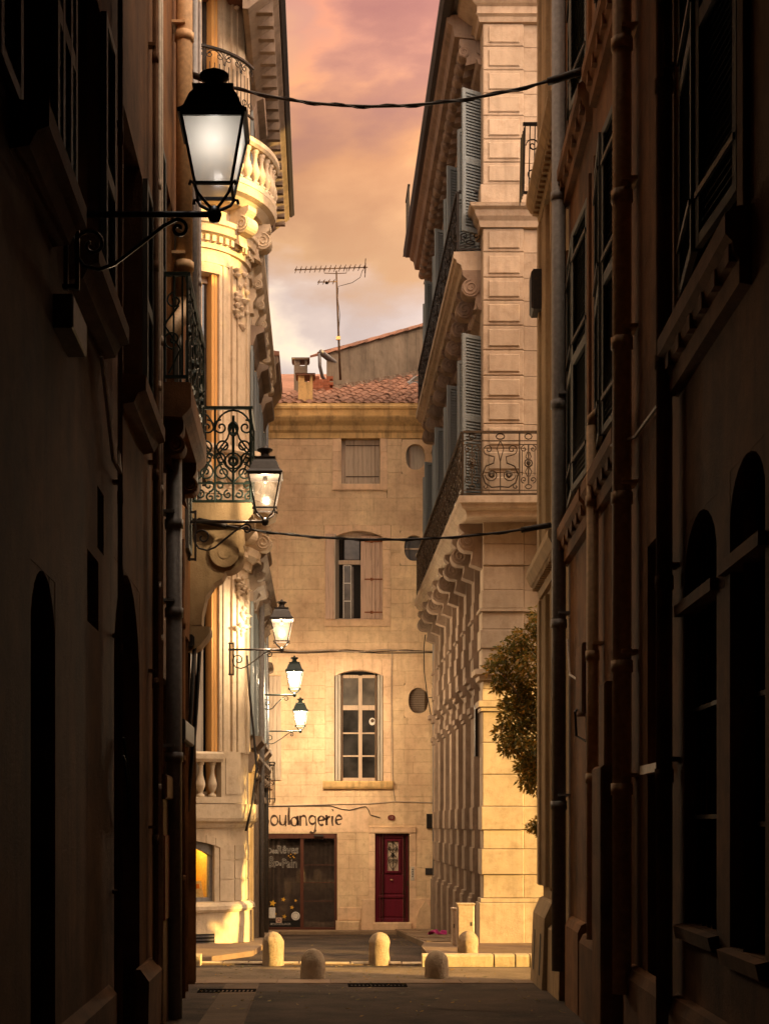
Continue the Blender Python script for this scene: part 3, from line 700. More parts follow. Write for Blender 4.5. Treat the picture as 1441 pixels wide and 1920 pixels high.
for (px, py) in ((541, 1605), (545, 1602), (549, 1606), (553, 1601), (544, 1608), (551, 1608)):
    MB(FB).plate([(bx(px)+.022*(1 if k % 2 == 0 else .42)*math.sin(PI*k/5), bz(py)+.022*(1 if k % 2 == 0 else .42)*math.cos(PI*k/5)) for k in range(10)], -.117, -.113).build('star', 'star_yellow', sh)
MB(FB).plate(superell(bx(554), bz(1718), .115, .115, 24, 2), -.124, -.117).build('round_sticker', 'paper', sh)
MB(FB).ring(superell(bx(554), bz(1718), .085, .085, 24, 2), superell(bx(554), bz(1718), .075, .075, 24, 2), -.117, -.115).build('round_sticker_line', 'curtain', sh)
MB(FB).box(bx(501), bx(516), bz(1722), bz(1702), -.124, -.116).build('notice', 'paper', sh)
ns = MB(FB).box(bx(517), bx(528), bz(1731), bz(1721), -.124, -.114).build('square_sticker', 'pink_shutter', sh)
MB(FB).ring(superell(bx(522.5), bz(1726), .05, .05, 16, 2), superell(bx(522.5), bz(1726), .032, .032, 16, 2), -.114, -.112).build('sticker_ring', 'enamel_red', sh)

# red door
a, b_, c, d = H_door; c2 = c+.02
dr = MB(FB).box(a, b_, c2, d, -.22, -.16).build('door', 'red_door', bk); tag(dr, 'dark red panelled door with a scrolled iron grille')
def dbox(p0, p1, q0, q1, w0, w1, nm, mat, cc=.01): return MB(FB).box(bx(p0), bx(p1), bz(q1), bz(q0), w0, w1, c=cc).build(nm, mat, dr)
dbox(703.3, 709, 1564, 1730.5, -.16, -.125, 'stile', 'red_door'); dbox(761, 766.7, 1564, 1730.5, -.16, -.125, 'stile', 'red_door')
dbox(709, 761, 1564, 1572, -.16, -.127, 'rail', 'red_door'); dbox(709, 761, 1679, 1684, -.16, -.115, 'rail', 'red_door'); dbox(709, 761, 1723, 1730.5, -.16, -.12, 'rail', 'red_door')
dbox(711.5, 758.5, 1640, 1676, -.16, -.138, 'panel', 'red_door', .018); dbox(711.5, 758.5, 1687, 1720, -.16, -.138, 'panel', 'red_door', .018)
g0, g1, h0, h1 = bx(726), bx(747), bz(1633), bz(1577)
MB(FB).ring([(g0-.05, h0-.05), (g1+.05, h0-.05), (g1+.05, h1+.05), (g0-.05, h1+.05)], [(g0, h0), (g1, h0), (g1, h1), (g0, h1)], -.16, -.085).build('grille_frame', 'red_door', dr)
MB(FB).box(g0, g1, h0, h1, -.16, -.15).build('pane', 'pale_shutter', dr)
gm_ = MB(FB); gc = (g0+g1)/2; gh = (h0+h1)/2
for s_ in (-1, 1):
    gm_.wtube([(gc+s_*q[0], q[1]) for q in spiral(.07, gh+.18, .055, 1.4, 0, 1)], -.115, .008)
    gm_.wtube([(gc+s_*q[0], q[1]) for q in spiral(.065, gh-.14, .06, 1.4, PI, -1)], -.115, .008)
    gm_.wtube([(gc, h0+.03), (gc+s_*.07, h0+.12), (gc+s_*.12, gh-.1), (gc+s_*.09, gh-.02), (gc, gh+.03)], -.115, .008)
    gm_.wtube([(gc, h1-.03), (gc+s_*.08, h1-.1), (gc+s_*.12, gh+.2), (gc+s_*.06, gh+.1), (gc, gh+.06)], -.115, .008)
gm_.wtube([(gc, h0), (gc, h1)], -.115, .009); gm_.wtube(superell(gc, gh+.02, .04, .04, 12, 2), -.11, .01, closed=True); gm_.build('grille', 'iron', dr)
MB(FB).lathe([(0, 0), (.03, .0)], FB.p(0, 0, 0), 3) 
kn = MB(); kn.lathe([(.0, -.02), (.03, -.015), (.042, 0), (.03, .015), (0, .02)], FB.p(bx(734), bz(1650), -.09), 10); kn.build('knocker', 'cream_pipe', dr)
MB(FB).box(bx(762.5), bx(765.5), bz(1661), bz(1652), -.125, -.11).build('lock_plate', 'rusty_iron', dr)
MB(FB).box(bx(699), bx(771), -1.30, c+.02, -.3, .16, c=.02).build('door_step', 'bakery_trim', bk)
# small fittings
MB(FB).plate(superell(bx(733.5), bz(1533), .10, .075, 24, 2.2), -.01, .03).build('house_number_plate', 'enamel_red', bk)
text_obj('10', .09, FB, bx(733.5)-.05, bz(1533)-.03, .034, 'house_number', 'cable_pale', bk)
ic = MB(FB).box(bx(769.5), bx(776), bz(1651), bz(1625), 0, .035, c=.006).build('intercom', 'white_plastic', bk)
for k in range(5): MB(FB).box(bx(771.4), bx(774.2), bz(1630+k*3.4)-.012, bz(1630+k*3.4)+.012, .035, .040).build('button', 'iron', ic)
MB(FB).box(bx(799), bx(811), bz(1553), bz(1526), 0, .10, c=.01).build('wall_box', 'iron', bk)
MB(FB).box(bx(797), bx(811), bz(1640), bz(1628), 0, .04, c=.01).build('plaque', 'dark_lead', bk)
MB(FB).box(bx(629), bx(674), -1.28, bz(1726), 0, .16, c=.03).build('foot_stone', 'bakery_stone', bk)
MB(FB).plate([(bx(779), -1.28), (bx(808), -1.28), (bx(805), bz(1700)), (bx(796), bz(1689)), (bx(786), bz(1704)), (bx(780), bz(1722))], 0, .16).build('wheel_guard_stone', 'bakery_stone', bk)
MB(FB).box(bx(678), bx(702), -1.28, bz(1686), 0, .035, c=.012).build('plinth_stone', 'bakery_trim', bk); MB(FB).box(bx(768), bx(806), -1.28, bz(1685), 0, .03, c=.012).build('plinth_stone', 'bakery_trim', bk)
MB(FB).box(bx(634), bx(677), bz(1725), bz(1701), 0, .03, c=.01).build('plinth_stone', 'bakery_trim', bk)
# cables clipped along the wall
def wcable(pts, r, mat, name='wall_cable', w=.03, n=5, sm=4):
    P_ = []
    for (a, b2) in zip(pts, pts[1:]):
        for k in range(sm): t = k/sm; P_.append((a[0]+(b2[0]-a[0])*t, a[1]+(b2[1]-a[1])*t+random.uniform(-1, 1)*.006))
    P_.append(pts[-1]); MB(FB).wtube([(bx(x), bz(y)) for x, y in [(q[0], q[1]) for q in P_]], w, r, n).build(name, mat, bk)
wcable([(505, 1216), (560, 1222), (620, 1219), (670, 1223), (720, 1218), (770, 1222), (815, 1221)], .016, 'cable_pale')
wcable([(505, 1219), (540, 1223), (600, 1222), (650, 1219), (700, 1223), (760, 1219), (815, 1223)], .014, 'rusty_iron')
wcable([(505, 1224), (570, 1225), (640, 1222), (710, 1225), (815, 1224)], .011, 'cable_black', w=.028)
wcable([(502, 1511), (560, 1510), (620, 1508), (690, 1507), (740, 1503), (815, 1505)], .012, 'cable_pale')
wcable([(502, 1512), (560, 1511), (620, 1511), (640, 1517), (655, 1519), (675, 1514), (685, 1512), (690, 1518), (694, 1528), (712, 1533)], .011, 'cable_black')
wcable([(735, 1222), (734, 1300), (735, 1400), (736, 1470), (740, 1503)], .012, 'cable_pale', w=.02)
wcable([(515, 1000), (520, 1010), (520, 1110), (519, 1216)], .011, 'bakery_trim', w=.02)
# cornice and parapet
MB(FB).prof([(-.3, bz(822)), (.02, bz(822)), (.03, bz(812)), (.08, bz(808)), (.10, bz(800)), (.20, bz(792)), (.24, bz(787)), (.25, bz(784)), (-.3, bz(782))], -4.5, 6.5, 1).build('cornice', 'bakery_cornice', bk)
MB(FB).prof([(-.5, bz(783)), (.10, bz(783)), (.10, bz(770)), (.13, bz(768)), (.13, bz(763)), (.07, bz(760)), (.07, bz(757)), (-.5, bz(754))], -4.5, 6.5, 1).build('parapet', 'bakery_cornice', bk)
# roof: barrel tiles one by one on a low slope
RZ0 = bz(757); SL = .42; SKEW = .24
def roofz(Y): return RZ0-.05+SL*(Y-BY-.1)
rb = MB().add([(-5, BY+.1, roofz(BY+.1)-.05), (7, BY+.1, roofz(BY+.1)-.05), (9, BY+9, roofz(BY+9)-.05), (-3, BY+9, roofz(BY+9)-.05), (-5, BY+.1, roofz(BY+.1)-.2), (7, BY+.1, roofz(BY+.1)-.2), (9, BY+9, roofz(BY+9)-.2), (-3, BY+9, roofz(BY+9)-.2)],
              [(0, 1, 2, 3), (4, 7, 6, 5), (0, 4, 5, 1), (1, 5, 6, 2), (2, 6, 7, 3), (3, 7, 4, 0)]).build('roof', 'terracotta', bk)
def tile_mesh(L_, r0, r1, n=5):
    mb = MB(); vs = []
    for (y, r) in ((0, r0), (L_, r1)):
        for rr in (r, r-.014): vs += [Vector((math.cos(PI*j/n)*rr+SKEW*y, y, math.sin(PI*j/n)*rr+SL*y)) for j in range(n+1)]
    k = n+1; fs = []
    for j in range(n): fs += [(j, j+1, 2*k+j+1, 2*k+j), (k+j, 3*k+j, 3*k+j+1, k+j+1), (j, k+j, k+j+1, j+1)]
    mb.add(vs, fs, smooth=False); return mb
tm = tile_mesh(.56, .125, .10); t0 = tm.build('roof_tile', 'terracotta')
tile_me = t0.data; bpy.data.objects.remove(t0)
random.seed(5); nt_ = 0
for i in range(24):
    for j in range(15):
        Y_ = BY+.12+j*.47; X_ = -1.75+i*.262+SKEW*(Y_-BY)
        if not (gx(512, Y_)-.1 < X_ < gx(812, Y_)): continue
        if Y_ > 41.35+1.32*(X_-.05)*.98+.4: continue
        if nt_ >= 290: continue
        o = bpy.data.objects.new('roof_tile', tile_me); COL.objects.link(o); o.parent = rb; nt_ += 1
        o.location = Vector((X_+random.uniform(-.012, .012), Y_+random.uniform(-.02, .02), roofz(Y_)+.012+random.uniform(-.005, .008)))-ORG[bk.name]
        o.rotation_euler = (random.uniform(-.015, .015), 0, random.uniform(-.03, .03))
# skylight
sk = MB(); y0, y1 = 43.0, 44.4; x0, x1 = gx(762, y0), gx(805, y0)
sk.add([(x0, y0, roofz(y0)+.12), (x1, y0, roofz(y0)+.12), (x1+SKEW*1.4, y1, roofz(y1)+.16), (x0+SKEW*1.4, y1, roofz(y1)+.16), (x0, y0, roofz(y0)-.1), (x1, y0, roofz(y0)-.1), (x1+SKEW*1.4, y1, roofz(y1)-.1), (x0+SKEW*1.4, y1, roofz(y1)-.1)],
       [(0, 1, 2, 3), (0, 4, 5, 1), (1, 5, 6, 2), (2, 6, 7, 3), (3, 7, 4, 0)])
so = sk.build('skylight', 'zinc', rb)
MB().add([(x0+.1, y0+.08, roofz(y0+.08)+.128), (x1-.1, y0+.08, roofz(y0+.08)+.128), (x1-.1+SKEW*1.25, y1-.08, roofz(y1-.08)+.168), (x0+.1+SKEW*1.25, y1-.08, roofz(y1-.08)+.168)], [(0, 1, 2, 3)]).build('pane', 'glass_dark', so)
# chimneys
def chimney(px0, px1, pyt, Y, mat, capm):
    x0, x1 = gx(px0, Y), gx(px1, Y); zt = gz(pyt, Y); dp = .45; hw = .28
    mb = MB().box(x0, x1, roofz(Y)-.5, zt-hw, Y, Y+dp, )
    for u0, u1 in ((x0, x0+.07), (x1-.07, x1)): 
        for w0, w1 in ((Y, Y+.07), (Y+dp-.07, Y+dp)): mb.box(u0, u1, zt-hw, zt-.10, w0, w1)
    mb.box(x0+.07, x0+.17, zt-hw, zt-.10, Y+.02, Y+.3)
    c_ = mb.build('chimney', mat, rb)
    MB().box(x0-.05, x1+.05, zt-.10, zt-.055, Y-.05, Y+dp+.05).build('chimney_slab', capm, c_)
    MB().prof([(Y-.07, zt-.055), (Y+dp/2, zt), (Y+dp+.07, zt-.055)], x0-.07, x1+.07).build('chimney_cap', capm, c_)
chimney(559, 586, 697, 38.7, 'bakery_cornice', 'terracotta'); chimney(551, 576, 668, 41.5, 'grey_plaster', 'sooty_stone')

# ================================================================== brown house rising behind the bakery
BA = Vector((gx(612, 41.5), 41.5, 0)); BB = Vector((gx(812, 46.8), 46.8, 0)); BB = BA+(BB-BA)*1.35
ud = (BB-BA).normalized(); LN = (BB-BA).length
FH = Fr(BA, ud, (ud.y, -ud.x, 0))
hb = thing('brown_house', 'stained grey-brown rendered house gable with tiled edge behind the bakery roof', 'house', (BA.x+2, BA.y+3, ground(44)))
zt0 = gz(663, 41.5); zt1 = zt0+(gz(606, 46.8)-zt0)*1.35
hm_ = MB(FH); P = FH.p; HBK = Vector((2.6, 6.0, 0))
hm_.add([P(0, -1.5, 0), P(LN, -1.5, 0), P(LN, zt1, 0), P(0, zt0, 0)]+[q+HBK for q in (P(0, -1.5, 0), P(LN, -1.5, 0), P(LN, zt1, 0), P(0, zt0, 0))], [(0, 1, 2, 3), (4, 7, 6, 5), (0, 4, 5, 1), (1, 5, 6, 2), (2, 6, 7, 3), (3, 7, 4, 0)])
hm_.build('wall', 'grey_plaster', hb)
n = 11
for i in range(n):
    u0 = -.42+(LN+.42)*i/n; u1 = -.42+(LN+.42)*(i+1)/n+.12
    zz = lambda u: zt0+(zt1-zt0)*u/LN
    vs = []
    for u_, lift in ((u0, .03), (u1, .06)):
        vs += [P(u_, zz(u_)+lift-.03, .09), P(u_, zz(u_)+lift+.035, .06), P(u_, zz(u_)+lift+.035, -.3), P(u_, zz(u_)+lift-.03, -.3)]
    MB(FH).add(vs, [(0, 1, 5, 4), (1, 2, 6, 5), (2, 3, 7, 6), (3, 0, 4, 7), (0, 3, 2, 1), (4, 5, 6, 7)]).build('edge_tile', 'terracotta', hb)
MB(FH).add([P(-.42, zt0-.10, -.05), P(LN, zt1-.03, -.05), P(LN, zt1-.03, -.05)+HBK, P(-.42, zt0-.10, -.05)+HBK, P(-.42, zt0-.06, -.05), P(LN, zt1+.012, -.05), P(LN, zt1+.012, -.05)+HBK, P(-.42, zt0-.06, -.05)+HBK], [(0, 1, 2, 3), (4, 7, 6, 5), (0, 4, 5, 1), (1, 5, 6, 2), (2, 6, 7, 3), (3, 7, 4, 0)]).build('roof', 'terracotta', hb)
gt = MB(FH); gt.tube([P(-.48, zt0-.10, .12), P(-.48, zt0-.10, .12)+HBK], .07, 8); gt.build('gutter', 'zinc', hb)
MB(FH).tube([P(-.46, zt0-.14, .06), P(-.44, zt0-.5, .06), P(-.30, zt0-.75, .05), P(-.06, zt0-.88, .04), P(-.05, zt0-3, .04)], .05, 8).build('downpipe', 'zinc', hb)
lm = MB(FH)
for k in range(240):
    u_ = random.uniform(0, LN*.8); z_ = roofz((BA+ud*u_).y); e_ = random.uniform(.03, .12); lm.box(u_-e_, u_+e_, z_-.08, z_+random.uniform(.05, .15), 0, random.uniform(.03, .22), c=.01)
lm.build('mossy_flashing', 'sooty_stone', hb, kind='stuff')
bw = thing('brick_stub', 'low broken red brick parapet between the chimneys and the brown house', 'wall', (gx(598, 41.2), 41.2, roofz(41.2)-.1))
x0, x1 = gx(586, 41.2), gx(617, 41.2); z0 = roofz(41.2)-.1
for r_ in range(7):
    zz = z0+r_*.085; k = 0; x = x0-(.1 if r_ % 2 else 0)
    while x < x1:
        if zz < gz(716, 41.2) or random.random() < .4: MB().box(x+.004, x+.196, zz+.004, zz+.08, 41.2, 41.4).build('brick', 'brick', bw)
        x += .2

# ================================================================== television aerial
AY = 40.9
an = thing('television_aerial', 'tall thin rooftop television aerial with a long toothed boom', 'aerial', at(637, 706, AY))
mbm = MB(); mbm.tube([at(638, 712, AY), at(635, 640, AY), at(632, 560, AY), at(630.5, 508, AY)], .035, 8, r2=.022).build('mast', 'rusty_iron', an)
def boom(p0, p1, nn, el_, r, nm):
    a, b_ = at(*p0, AY-.05), at(*p1, AY-.05); bo = MB().tube([a, b_], r, 6).build(nm, 'rusty_iron', an)
    for i in range(nn):
        q = a+(b_-a)*(i+.3)/nn; MB().tube([q+Vector((-.03, .33*el_, .02)), q+Vector((.03, -.33*el_, -.02))], .010, 5).tube([q+Vector((0, 0, -.035)), q+Vector((0, 0, .045))], .013, 5).build('element', 'rusty_iron', bo)
    return bo
boom((552, 506), (689, 501), 15, .9, .016, 'boom'); boom((595, 529), (632, 528), 4, .7, .014, 'short_boom')
e = MB().tube([at(684.5, 493, AY), at(684.5, 512, AY)], .014, 5)
for k in range(3): e.tube([at(684.5, 494+8.5*k, AY)+Vector((0, -.35, 0)), at(684.5, 494+8.5*k, AY)+Vector((0, .35, 0))], .012, 5)
e.build('reflector', 'rusty_iron', an)
MB().tube([at(607, 504, AY), at(608, 512, AY), at(629, 513, AY), at(649, 512, AY), at(650, 503, AY)], .012, 5).build('brace', 'rusty_iron', an)
MB().tube([at(679, 507, AY), at(675, 520, AY), at(660, 530, AY), at(645, 534, AY), at(634, 537, AY), at(633, 560, AY), at(637, 590, AY), at(635, 625, AY)], .009, 5).build('cable', 'cable_black', an)
MB().box(gx(630, AY), gx(638, AY), gz(639, AY), gz(633, AY), AY-.12, AY-.04).build('amplifier_box', 'cream_pipe', an)
MB().lathe([(0, -.05), (.04, -.03), (.04, .03), (0, .05)], at(612, 530, AY), 8).build('junction', 'iron', an)

# unseen block added right of the bakery to shade the brown house and tiles
ne = thing('roof_shade_block', 'unseen tall grey-brown block added right of the bakery to shade the roofs', 'house', (13, 44, ground(44)))
MB().box(6.7, 19, -2, 20.5, 38.0, 50).build('wall', 'grey_plaster', ne); MB().add([(6.4, 37.8, 20.5), (19.3, 37.8, 20.5), (19.3, 50.2, 20.5), (6.4, 50.2, 20.5), (9, 44, 22.5), (17, 44, 22.5)], [(0, 1, 5, 4), (1, 2, 5), (2, 3, 4, 5), (3, 0, 4), (3, 2, 1, 0)]).build('roof', 'terracotta', ne)
for k in range(3): MB(Fr((0, 38.0, 0), (1, 0, 0), (0, -1, 0))).box(8+3.4*k, 9.1+3.4*k, 17.6, 19.4, 0, .03).build('window', 'glass_dark', ne)

# ================================================================== shared builders for railings, consoles, balusters
def lyre_panel(mb, u0, u1, v0, v1, w, r=.0125):
    """wide panel: a lyre of two long S-scrolls with rosettes, small oval above"""
    c = (u0+u1)/2; hw = (u1-u0)/2; H = v1-v0
    mb.wtube([(u0, v0), (u0, v1)], w, r*1.3, 4)
    t = v0+H*.86
    mb.wtube([(u0, t), (u1, t)], w, r, 4); mb.wtube([(u0, v0+H*.06), (u1, v0+H*.06)], w, r, 4)
    mb.wtube(superell(c, v0+H*.93, hw*.22, H*.045, 10, 2), w, r, 4, True)
    for s_ in (-1, 1):
        mb.wtube([(c+s_*q[0], q[1]) for q in spiral(hw*.62, v0+H*.72, hw*.30, 1.3, PI*1.5, 1)], w, r, 4)
        mb.wtube([(c+s_*hw*.62, v0+H*.72-hw*.30), (c+s_*hw*.3, v0+H*.60), (c+s_*hw*.35, v0+H*.50), (c+s_*hw*.75, v0+H*.45), (c+s_*hw*.93, v0+H*.32), (c+s_*hw*.8, v0+H*.18), (c+s_*hw*.45, v0+H*.11), (c, v0+H*.12)], w, r*1.1, 4)
        mb.wtube([(c+s_*q[0], q[1]) for q in spiral(hw*.45, v0+H*.31, hw*.36, 1.5, 0, -1)], w, r, 4)
        mb.wtube(superell(c+s_*hw*.45, v0+H*.31, hw*.12, hw*.12, 8, 2), w+.01, r*1.8, 4, True)
        mb.wtube([(c+s_*q[0], q[1]) for q in spiral(hw*.8, v0+H*.12, hw*.16, 1.0, PI/2, 1)], w, r, 4)
        mb.wtube([(c, v0+H*.86), (c+s_*hw*.18, v0+H*.74), (c+s_*hw*.05, v0+H*.6), (c, v0+H*.52)], w, r, 4)
    mb.wtube([(c, v0+H*.06), (c, v0+H*.56)], w, r, 4)
def narrow_panel(mb, u0, u1, v0, v1, w, r=.011):
    c = (u0+u1)/2; hw = (u1-u0)/2; H = v1-v0
    mb.wtube([(u0, v0), (u0, v1)], w, r*1.4, 4)
    for q in (.06, .86, .80): mb.wtube([(u0, v0+H*q), (u1, v0+H*q)], w, r, 4)
    mb.wtube(superell(c, v0+H*.93, hw*.4, H*.045, 8, 2), w, r, 4, True); mb.wtube(superell(c, v0+H*.12, hw*.35, H*.035, 8, 2), w, r, 4, True)
    mb.wtube([(c, v0+H*.15), (c, v0+H*.8)], w, r*1.4, 4); mb.wtube(superell(c, v0+H*.5, hw*.42, hw*.42, 10, 2), w, r*1.3, 4, True)
    mb.wtube(superell(c, v0+H*.5, hw*.16, hw*.16, 6, 2), w+.008, r*1.8, 4, True)
    for s_ in (-1, 1):
        mb.wtube([(c+s_*q[0], q[1]) for q in spiral(hw*.5, v0+H*.73, hw*.38, 1.2, PI/2, -1)], w, r, 4)
        mb.wtube([(c+s_*q[0], q[1]) for q in spiral(hw*.5, v0+H*.23, hw*.38, 1.2, -PI/2, 1)], w, r, 4)
        mb.wtube([(c+s_*hw*.12, v0+H*.68), (c+s_*hw*.3, v0+H*.6), (c+s_*hw*.1, v0+H*.56)], w, r, 4)
        mb.wtube([(c+s_*hw*.12, v0+H*.28), (c+s_*hw*.35, v0+H*.36), (c+s_*hw*.1, v0+H*.43)], w, r, 4)
        mb.wtube([(c+s_*hw*.7, v0+H*.3), (c+s_*hw*.7, v0+H*.7)], w, r*.8, 4)
def railing(par, fr, u0, u1, v0, v1, w, mat, wide=.68, nar=.32, first='n'):
    """top and bottom rail, then alternating wrought panels, each a piece of its own"""
    rl_ = MB(fr).box(u0, u1, v1-.02, v1+.02, w-.03, w+.03).box(u0, u1, v0-.012, v0+.012, w-.015, w+.015).build('railing', mat, par)
    protos = {}; u = u0; kind = first
    while u < u1-.05:
        L_ = wide if kind == 'w' else nar; L_ = min(L_, u1-u)
        key = (kind, round(L_, 3))
        if key not in protos:
            mb = MB(fr); (lyre_panel if kind == 'w' else narrow_panel)(mb, u, u+L_, v0, v1, w); protos[key] = (mb.build('railing_panel', mat, rl_), u)
        else:
            o_, uu = protos[key]; part_copy(o_, fr.u*(u-uu))
        u += L_; kind = 'n' if kind == 'w' else 'w'
    MB(fr).box(u1-.02, u1+.02, v0, v1, w-.02, w+.02).build('rail_post', mat, rl_)
    return rl_
def console_scroll(fr, uc, thick, w0, w1, vt, vb, r, mat, par, name='console'):
    """S-shaped bracket: round scroll at the top front, tail curving back into the wall"""
    cw, cv = w1-r, vt-.16-r
    out = [(w0, vt), (w1-.02, vt), (w1-.02, vt-.08), (cw+r*.7, vt-.12)]
    out += [(cw+r*math.cos(a), cv+r*math.sin(a)) for a in [R(70-20*k) for k in range(9)]]
    out += [(cw-r*.55, cv-r*1.05), (cw-r*.5, cv-r*1.7), (cw-r*.3, cv-r*2.4), (w0+(cw-w0)*.35, vb+(cv-vb)*.35), (w0+.07, vb+.1), (w0+.08, vb), (w0, vb)]
    mb = MB(fr); mb.prof(out, uc-thick/2, uc+thick/2)
    for s_ in (-1, 1):
        sp = spiral(cw, cv, r*.88, 1.9, PI/2, -1)
        mb.tube([fr.p(uc+s_*(thick/2+.034), v_, w_) for w_, v_ in sp], .017, 5)
    mb.prof([(cw+r*.98*math.cos(a)*1, cv+r*.98*math.sin(a)) for a in [2*PI*k/14 for k in range(14)]], uc-thick/2-.03, uc+thick/2+.03)
    return mb.build(name, mat, par)
BAL = [(.055, 0), (.075, .0), (.075, .045), (.045, .06), (.038, .09), (.055, .12), (.088, .20), (.092, .25), (.07, .32), (.042, .42), (.034, .50), (.045, .54), (.05, .56), (.04, .575), (.07, .60), (.07, .65), (0, .65)]
def louvre(par, fr, u0, u1, v0, v1, w, mat, n=None, th=.045, split=None):
    """framed louvred shutter; slats joined as one piece, too fine to pick apart"""
    fw = .07; mb = MB(fr).box(u0, u0+fw, v0, v1, w-th, w).box(u1-fw, u1, v0, v1, w-th, w)
    mids = [v0, (v0+v1)/2-.06, v1-fw]
    for z_ in mids: mb.box(u0+fw, u1-fw, z_, z_+fw*(1.6 if z_ == mids[1] else 1), w-th, w-.002)
    mb.box(u0+fw, u1-fw, v0+fw, v1-fw, w-th-.004, w-th+.003)
    s_ = mb.build('shutter', mat, par); sl = MB(fr)
    for a, b_ in ((v0+fw, mids[1]), (mids[1]+fw*1.6, v1-fw)):
        k = max(4, int((b_-a)/.055))
        for i in range(k):
            z_ = a+(b_-a)*i/k; hh = (b_-a)/k
            sl.add([fr.p(u0+fw, z_, w-.004), fr.p(u1-fw, z_, w-.004), fr.p(u1-fw, z_+hh*1.05, w-th+.006), fr.p(u0+fw, z_+hh*1.05, w-th+.006)], [(0, 1, 2, 3)])
    sl.build('louvre_slats', mat, s_, kind='stuff', recalc=False)
    return s_

# ================================================================== GRAND STONE BUILDING on the right, beyond the cross street
GX, GY = 2.96, 25.9
gb = thing('grand_building', 'tall pale stone building with scroll consoles and wrought balconies beside the street tree', 'building', (6, 31, ground(31)))
FS = Fr((3.12, 0, 0), (0, 1, 0), (-1, 0, 0)); FF = Fr((0, GY, 0), (1, 0, 0), (0, -1, 0))
def fz(py): return gz(py, 25.85)
MB().box(3.5, 15, -2, 16.7, 26.3, 37.85).build('inner_wall', 'void', gb)
# side wall windows
sy = [26.05+1.545*k for k in range(8)]
sw1 = [(a+.42, b_-.42) for a, b_ in zip(sy, sy[1:])]
H_side = []
for i, (a, b_) in enumerate(sw1):
    H_side.append((a+.02, b_-.02, .35, 3.55))
    if i % 2 == 0: H_side += [(a-.12, b_+.12, 7.55, 10.7), (a-.12, b_+.12, 12.5, 15.2)]
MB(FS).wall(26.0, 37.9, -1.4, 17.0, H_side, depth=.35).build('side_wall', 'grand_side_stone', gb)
for i, h in enumerate(H_side):
    w_ = MB(FS).box(h[0], h[0]+.07, h[2], h[3], -.30, -.22).box(h[1]-.07, h[1], h[2], h[3], -.30, -.22).box((h[0]+h[1])/2-.04, (h[0]+h[1])/2+.04, h[2], h[3], -.30, -.22).box(h[0]+.07, h[1]-.07, h[3]-.08, h[3], -.3, -.23).build('window', 'blue_shutter', gb)
    for a, b_ in ((h[0]+.07, (h[0]+h[1])/2-.04), ((h[0]+h[1])/2+.04, h[1]-.07)):
        MB(FS).box(a, b_, h[2], h[3]-.08, -.275, -.268).build('pane', 'glass_dark', w_)
    if h[2] > 7:
        A, B, C, D = h
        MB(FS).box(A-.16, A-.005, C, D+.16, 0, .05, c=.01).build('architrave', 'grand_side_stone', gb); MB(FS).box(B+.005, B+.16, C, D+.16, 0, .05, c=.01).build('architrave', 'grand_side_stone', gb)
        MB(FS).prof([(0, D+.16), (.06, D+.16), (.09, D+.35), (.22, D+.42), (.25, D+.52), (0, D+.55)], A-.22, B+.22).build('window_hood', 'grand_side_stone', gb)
        for s_, uu in ((-1, A-.03), (1, B+.03)):     # shutters standing open from the wall
            an_ = R(62) if s_ < 0 else R(48)
            fr_ = Fr(FS.p(uu, 0, .06), (-math.sin(an_), -math.cos(an_), 0) if s_ < 0 else (-math.sin(an_), math.cos(an_), 0), (math.cos(an_), -math.sin(an_), 0) if s_ < 0 else (-math.cos(an_), -math.sin(an_), 0))
            louvre(gb, fr_, 0, .52, C+.03, D-.05, .02, 'blue_shutter')
# corner pilaster: every block its own stone; same courses run along the front
def fblock(x0, x1, y0, y1, out, side, mat='grand_stone', nm='stone_block', cc=.012):
    """block of the front: outer face at out proud of the front plane, left side at side proud"""
    z0, z1 = fz(y1), fz(y0); mb = MB(FF)
    mb.box(x0-side, x1, z0+.004, z1-.004, -.45, out, c=cc); return mb.build(nm, mat, gb)
random.seed(3)
low = [(1778, 1692, .10, .08), (1692, 1684, .07, .05), (1684, 1640, .02, 0), (1640, 1592, .06, .035), (1592, 1556, .02, 0), (1556, 1512, .06, .035), (1512, 1452, .03, .01), (1452, 1392, .03, .01), (1392, 1334, .03, .01),
       (1334, 1326, .08, .05), (1326, 1314, .12, .09), (1314, 1291, .05, .02), (1291, 1276, .02, 0), (1276, 1266, .10, .08), (1266, 1255, .18, .16), (1255, 1216, .04, .02), (1216, 1180, .07, .05), (1180, 1147, .04, .02), (1147, 1141, .09, .07), (1141, 1106, .05, .02), (1106, 1060, .02, 0), (1060, 1020, .05, .0), (1020, 962, .02, 0)]
for (y0, y1, out, side) in low:
    y0, y1 = min(y0, y1), max(y0, y1)
    fblock(GX, 3.70, y0, y1, out, side, cc=.012 if y1-y0 > 15 else .004)
    fblock(3.705, 4.55, y0, y1, max(0, out-.035), 0, cc=.008 if y1-y0 > 15 else .004); fblock(4.56, 5.9, y0, y1, max(0, out-.035), 0, cc=.008 if y1-y0 > 15 else .004)
def panelled(y_lines):
    for a, b_ in zip(y_lines, y_lines[1:]):
        st = fblock(GX+.0, 3.70, a, b_, .02, 0, cc=.015)
        hh = fz(a)-fz(b_)
        MB(FF).box(GX+.10, 3.62, fz(b_)+hh*.14, fz(a)-hh*.17, .018, .048, c=.014).build('raised_panel', 'grand_stone', gb)
        fblock(3.705, 4.9, a, b_, -.03, 0, cc=.003); fblock(4.91, 6.2, a, b_, -.03, 0, cc=.003)
panelled([426, 471, 518.6, 562, 609, 655, 703, 747.6, 793.6, 840, 886, 932])
panelled([42, 85, 129, 172.5, 215, 259, 302.5, 345])
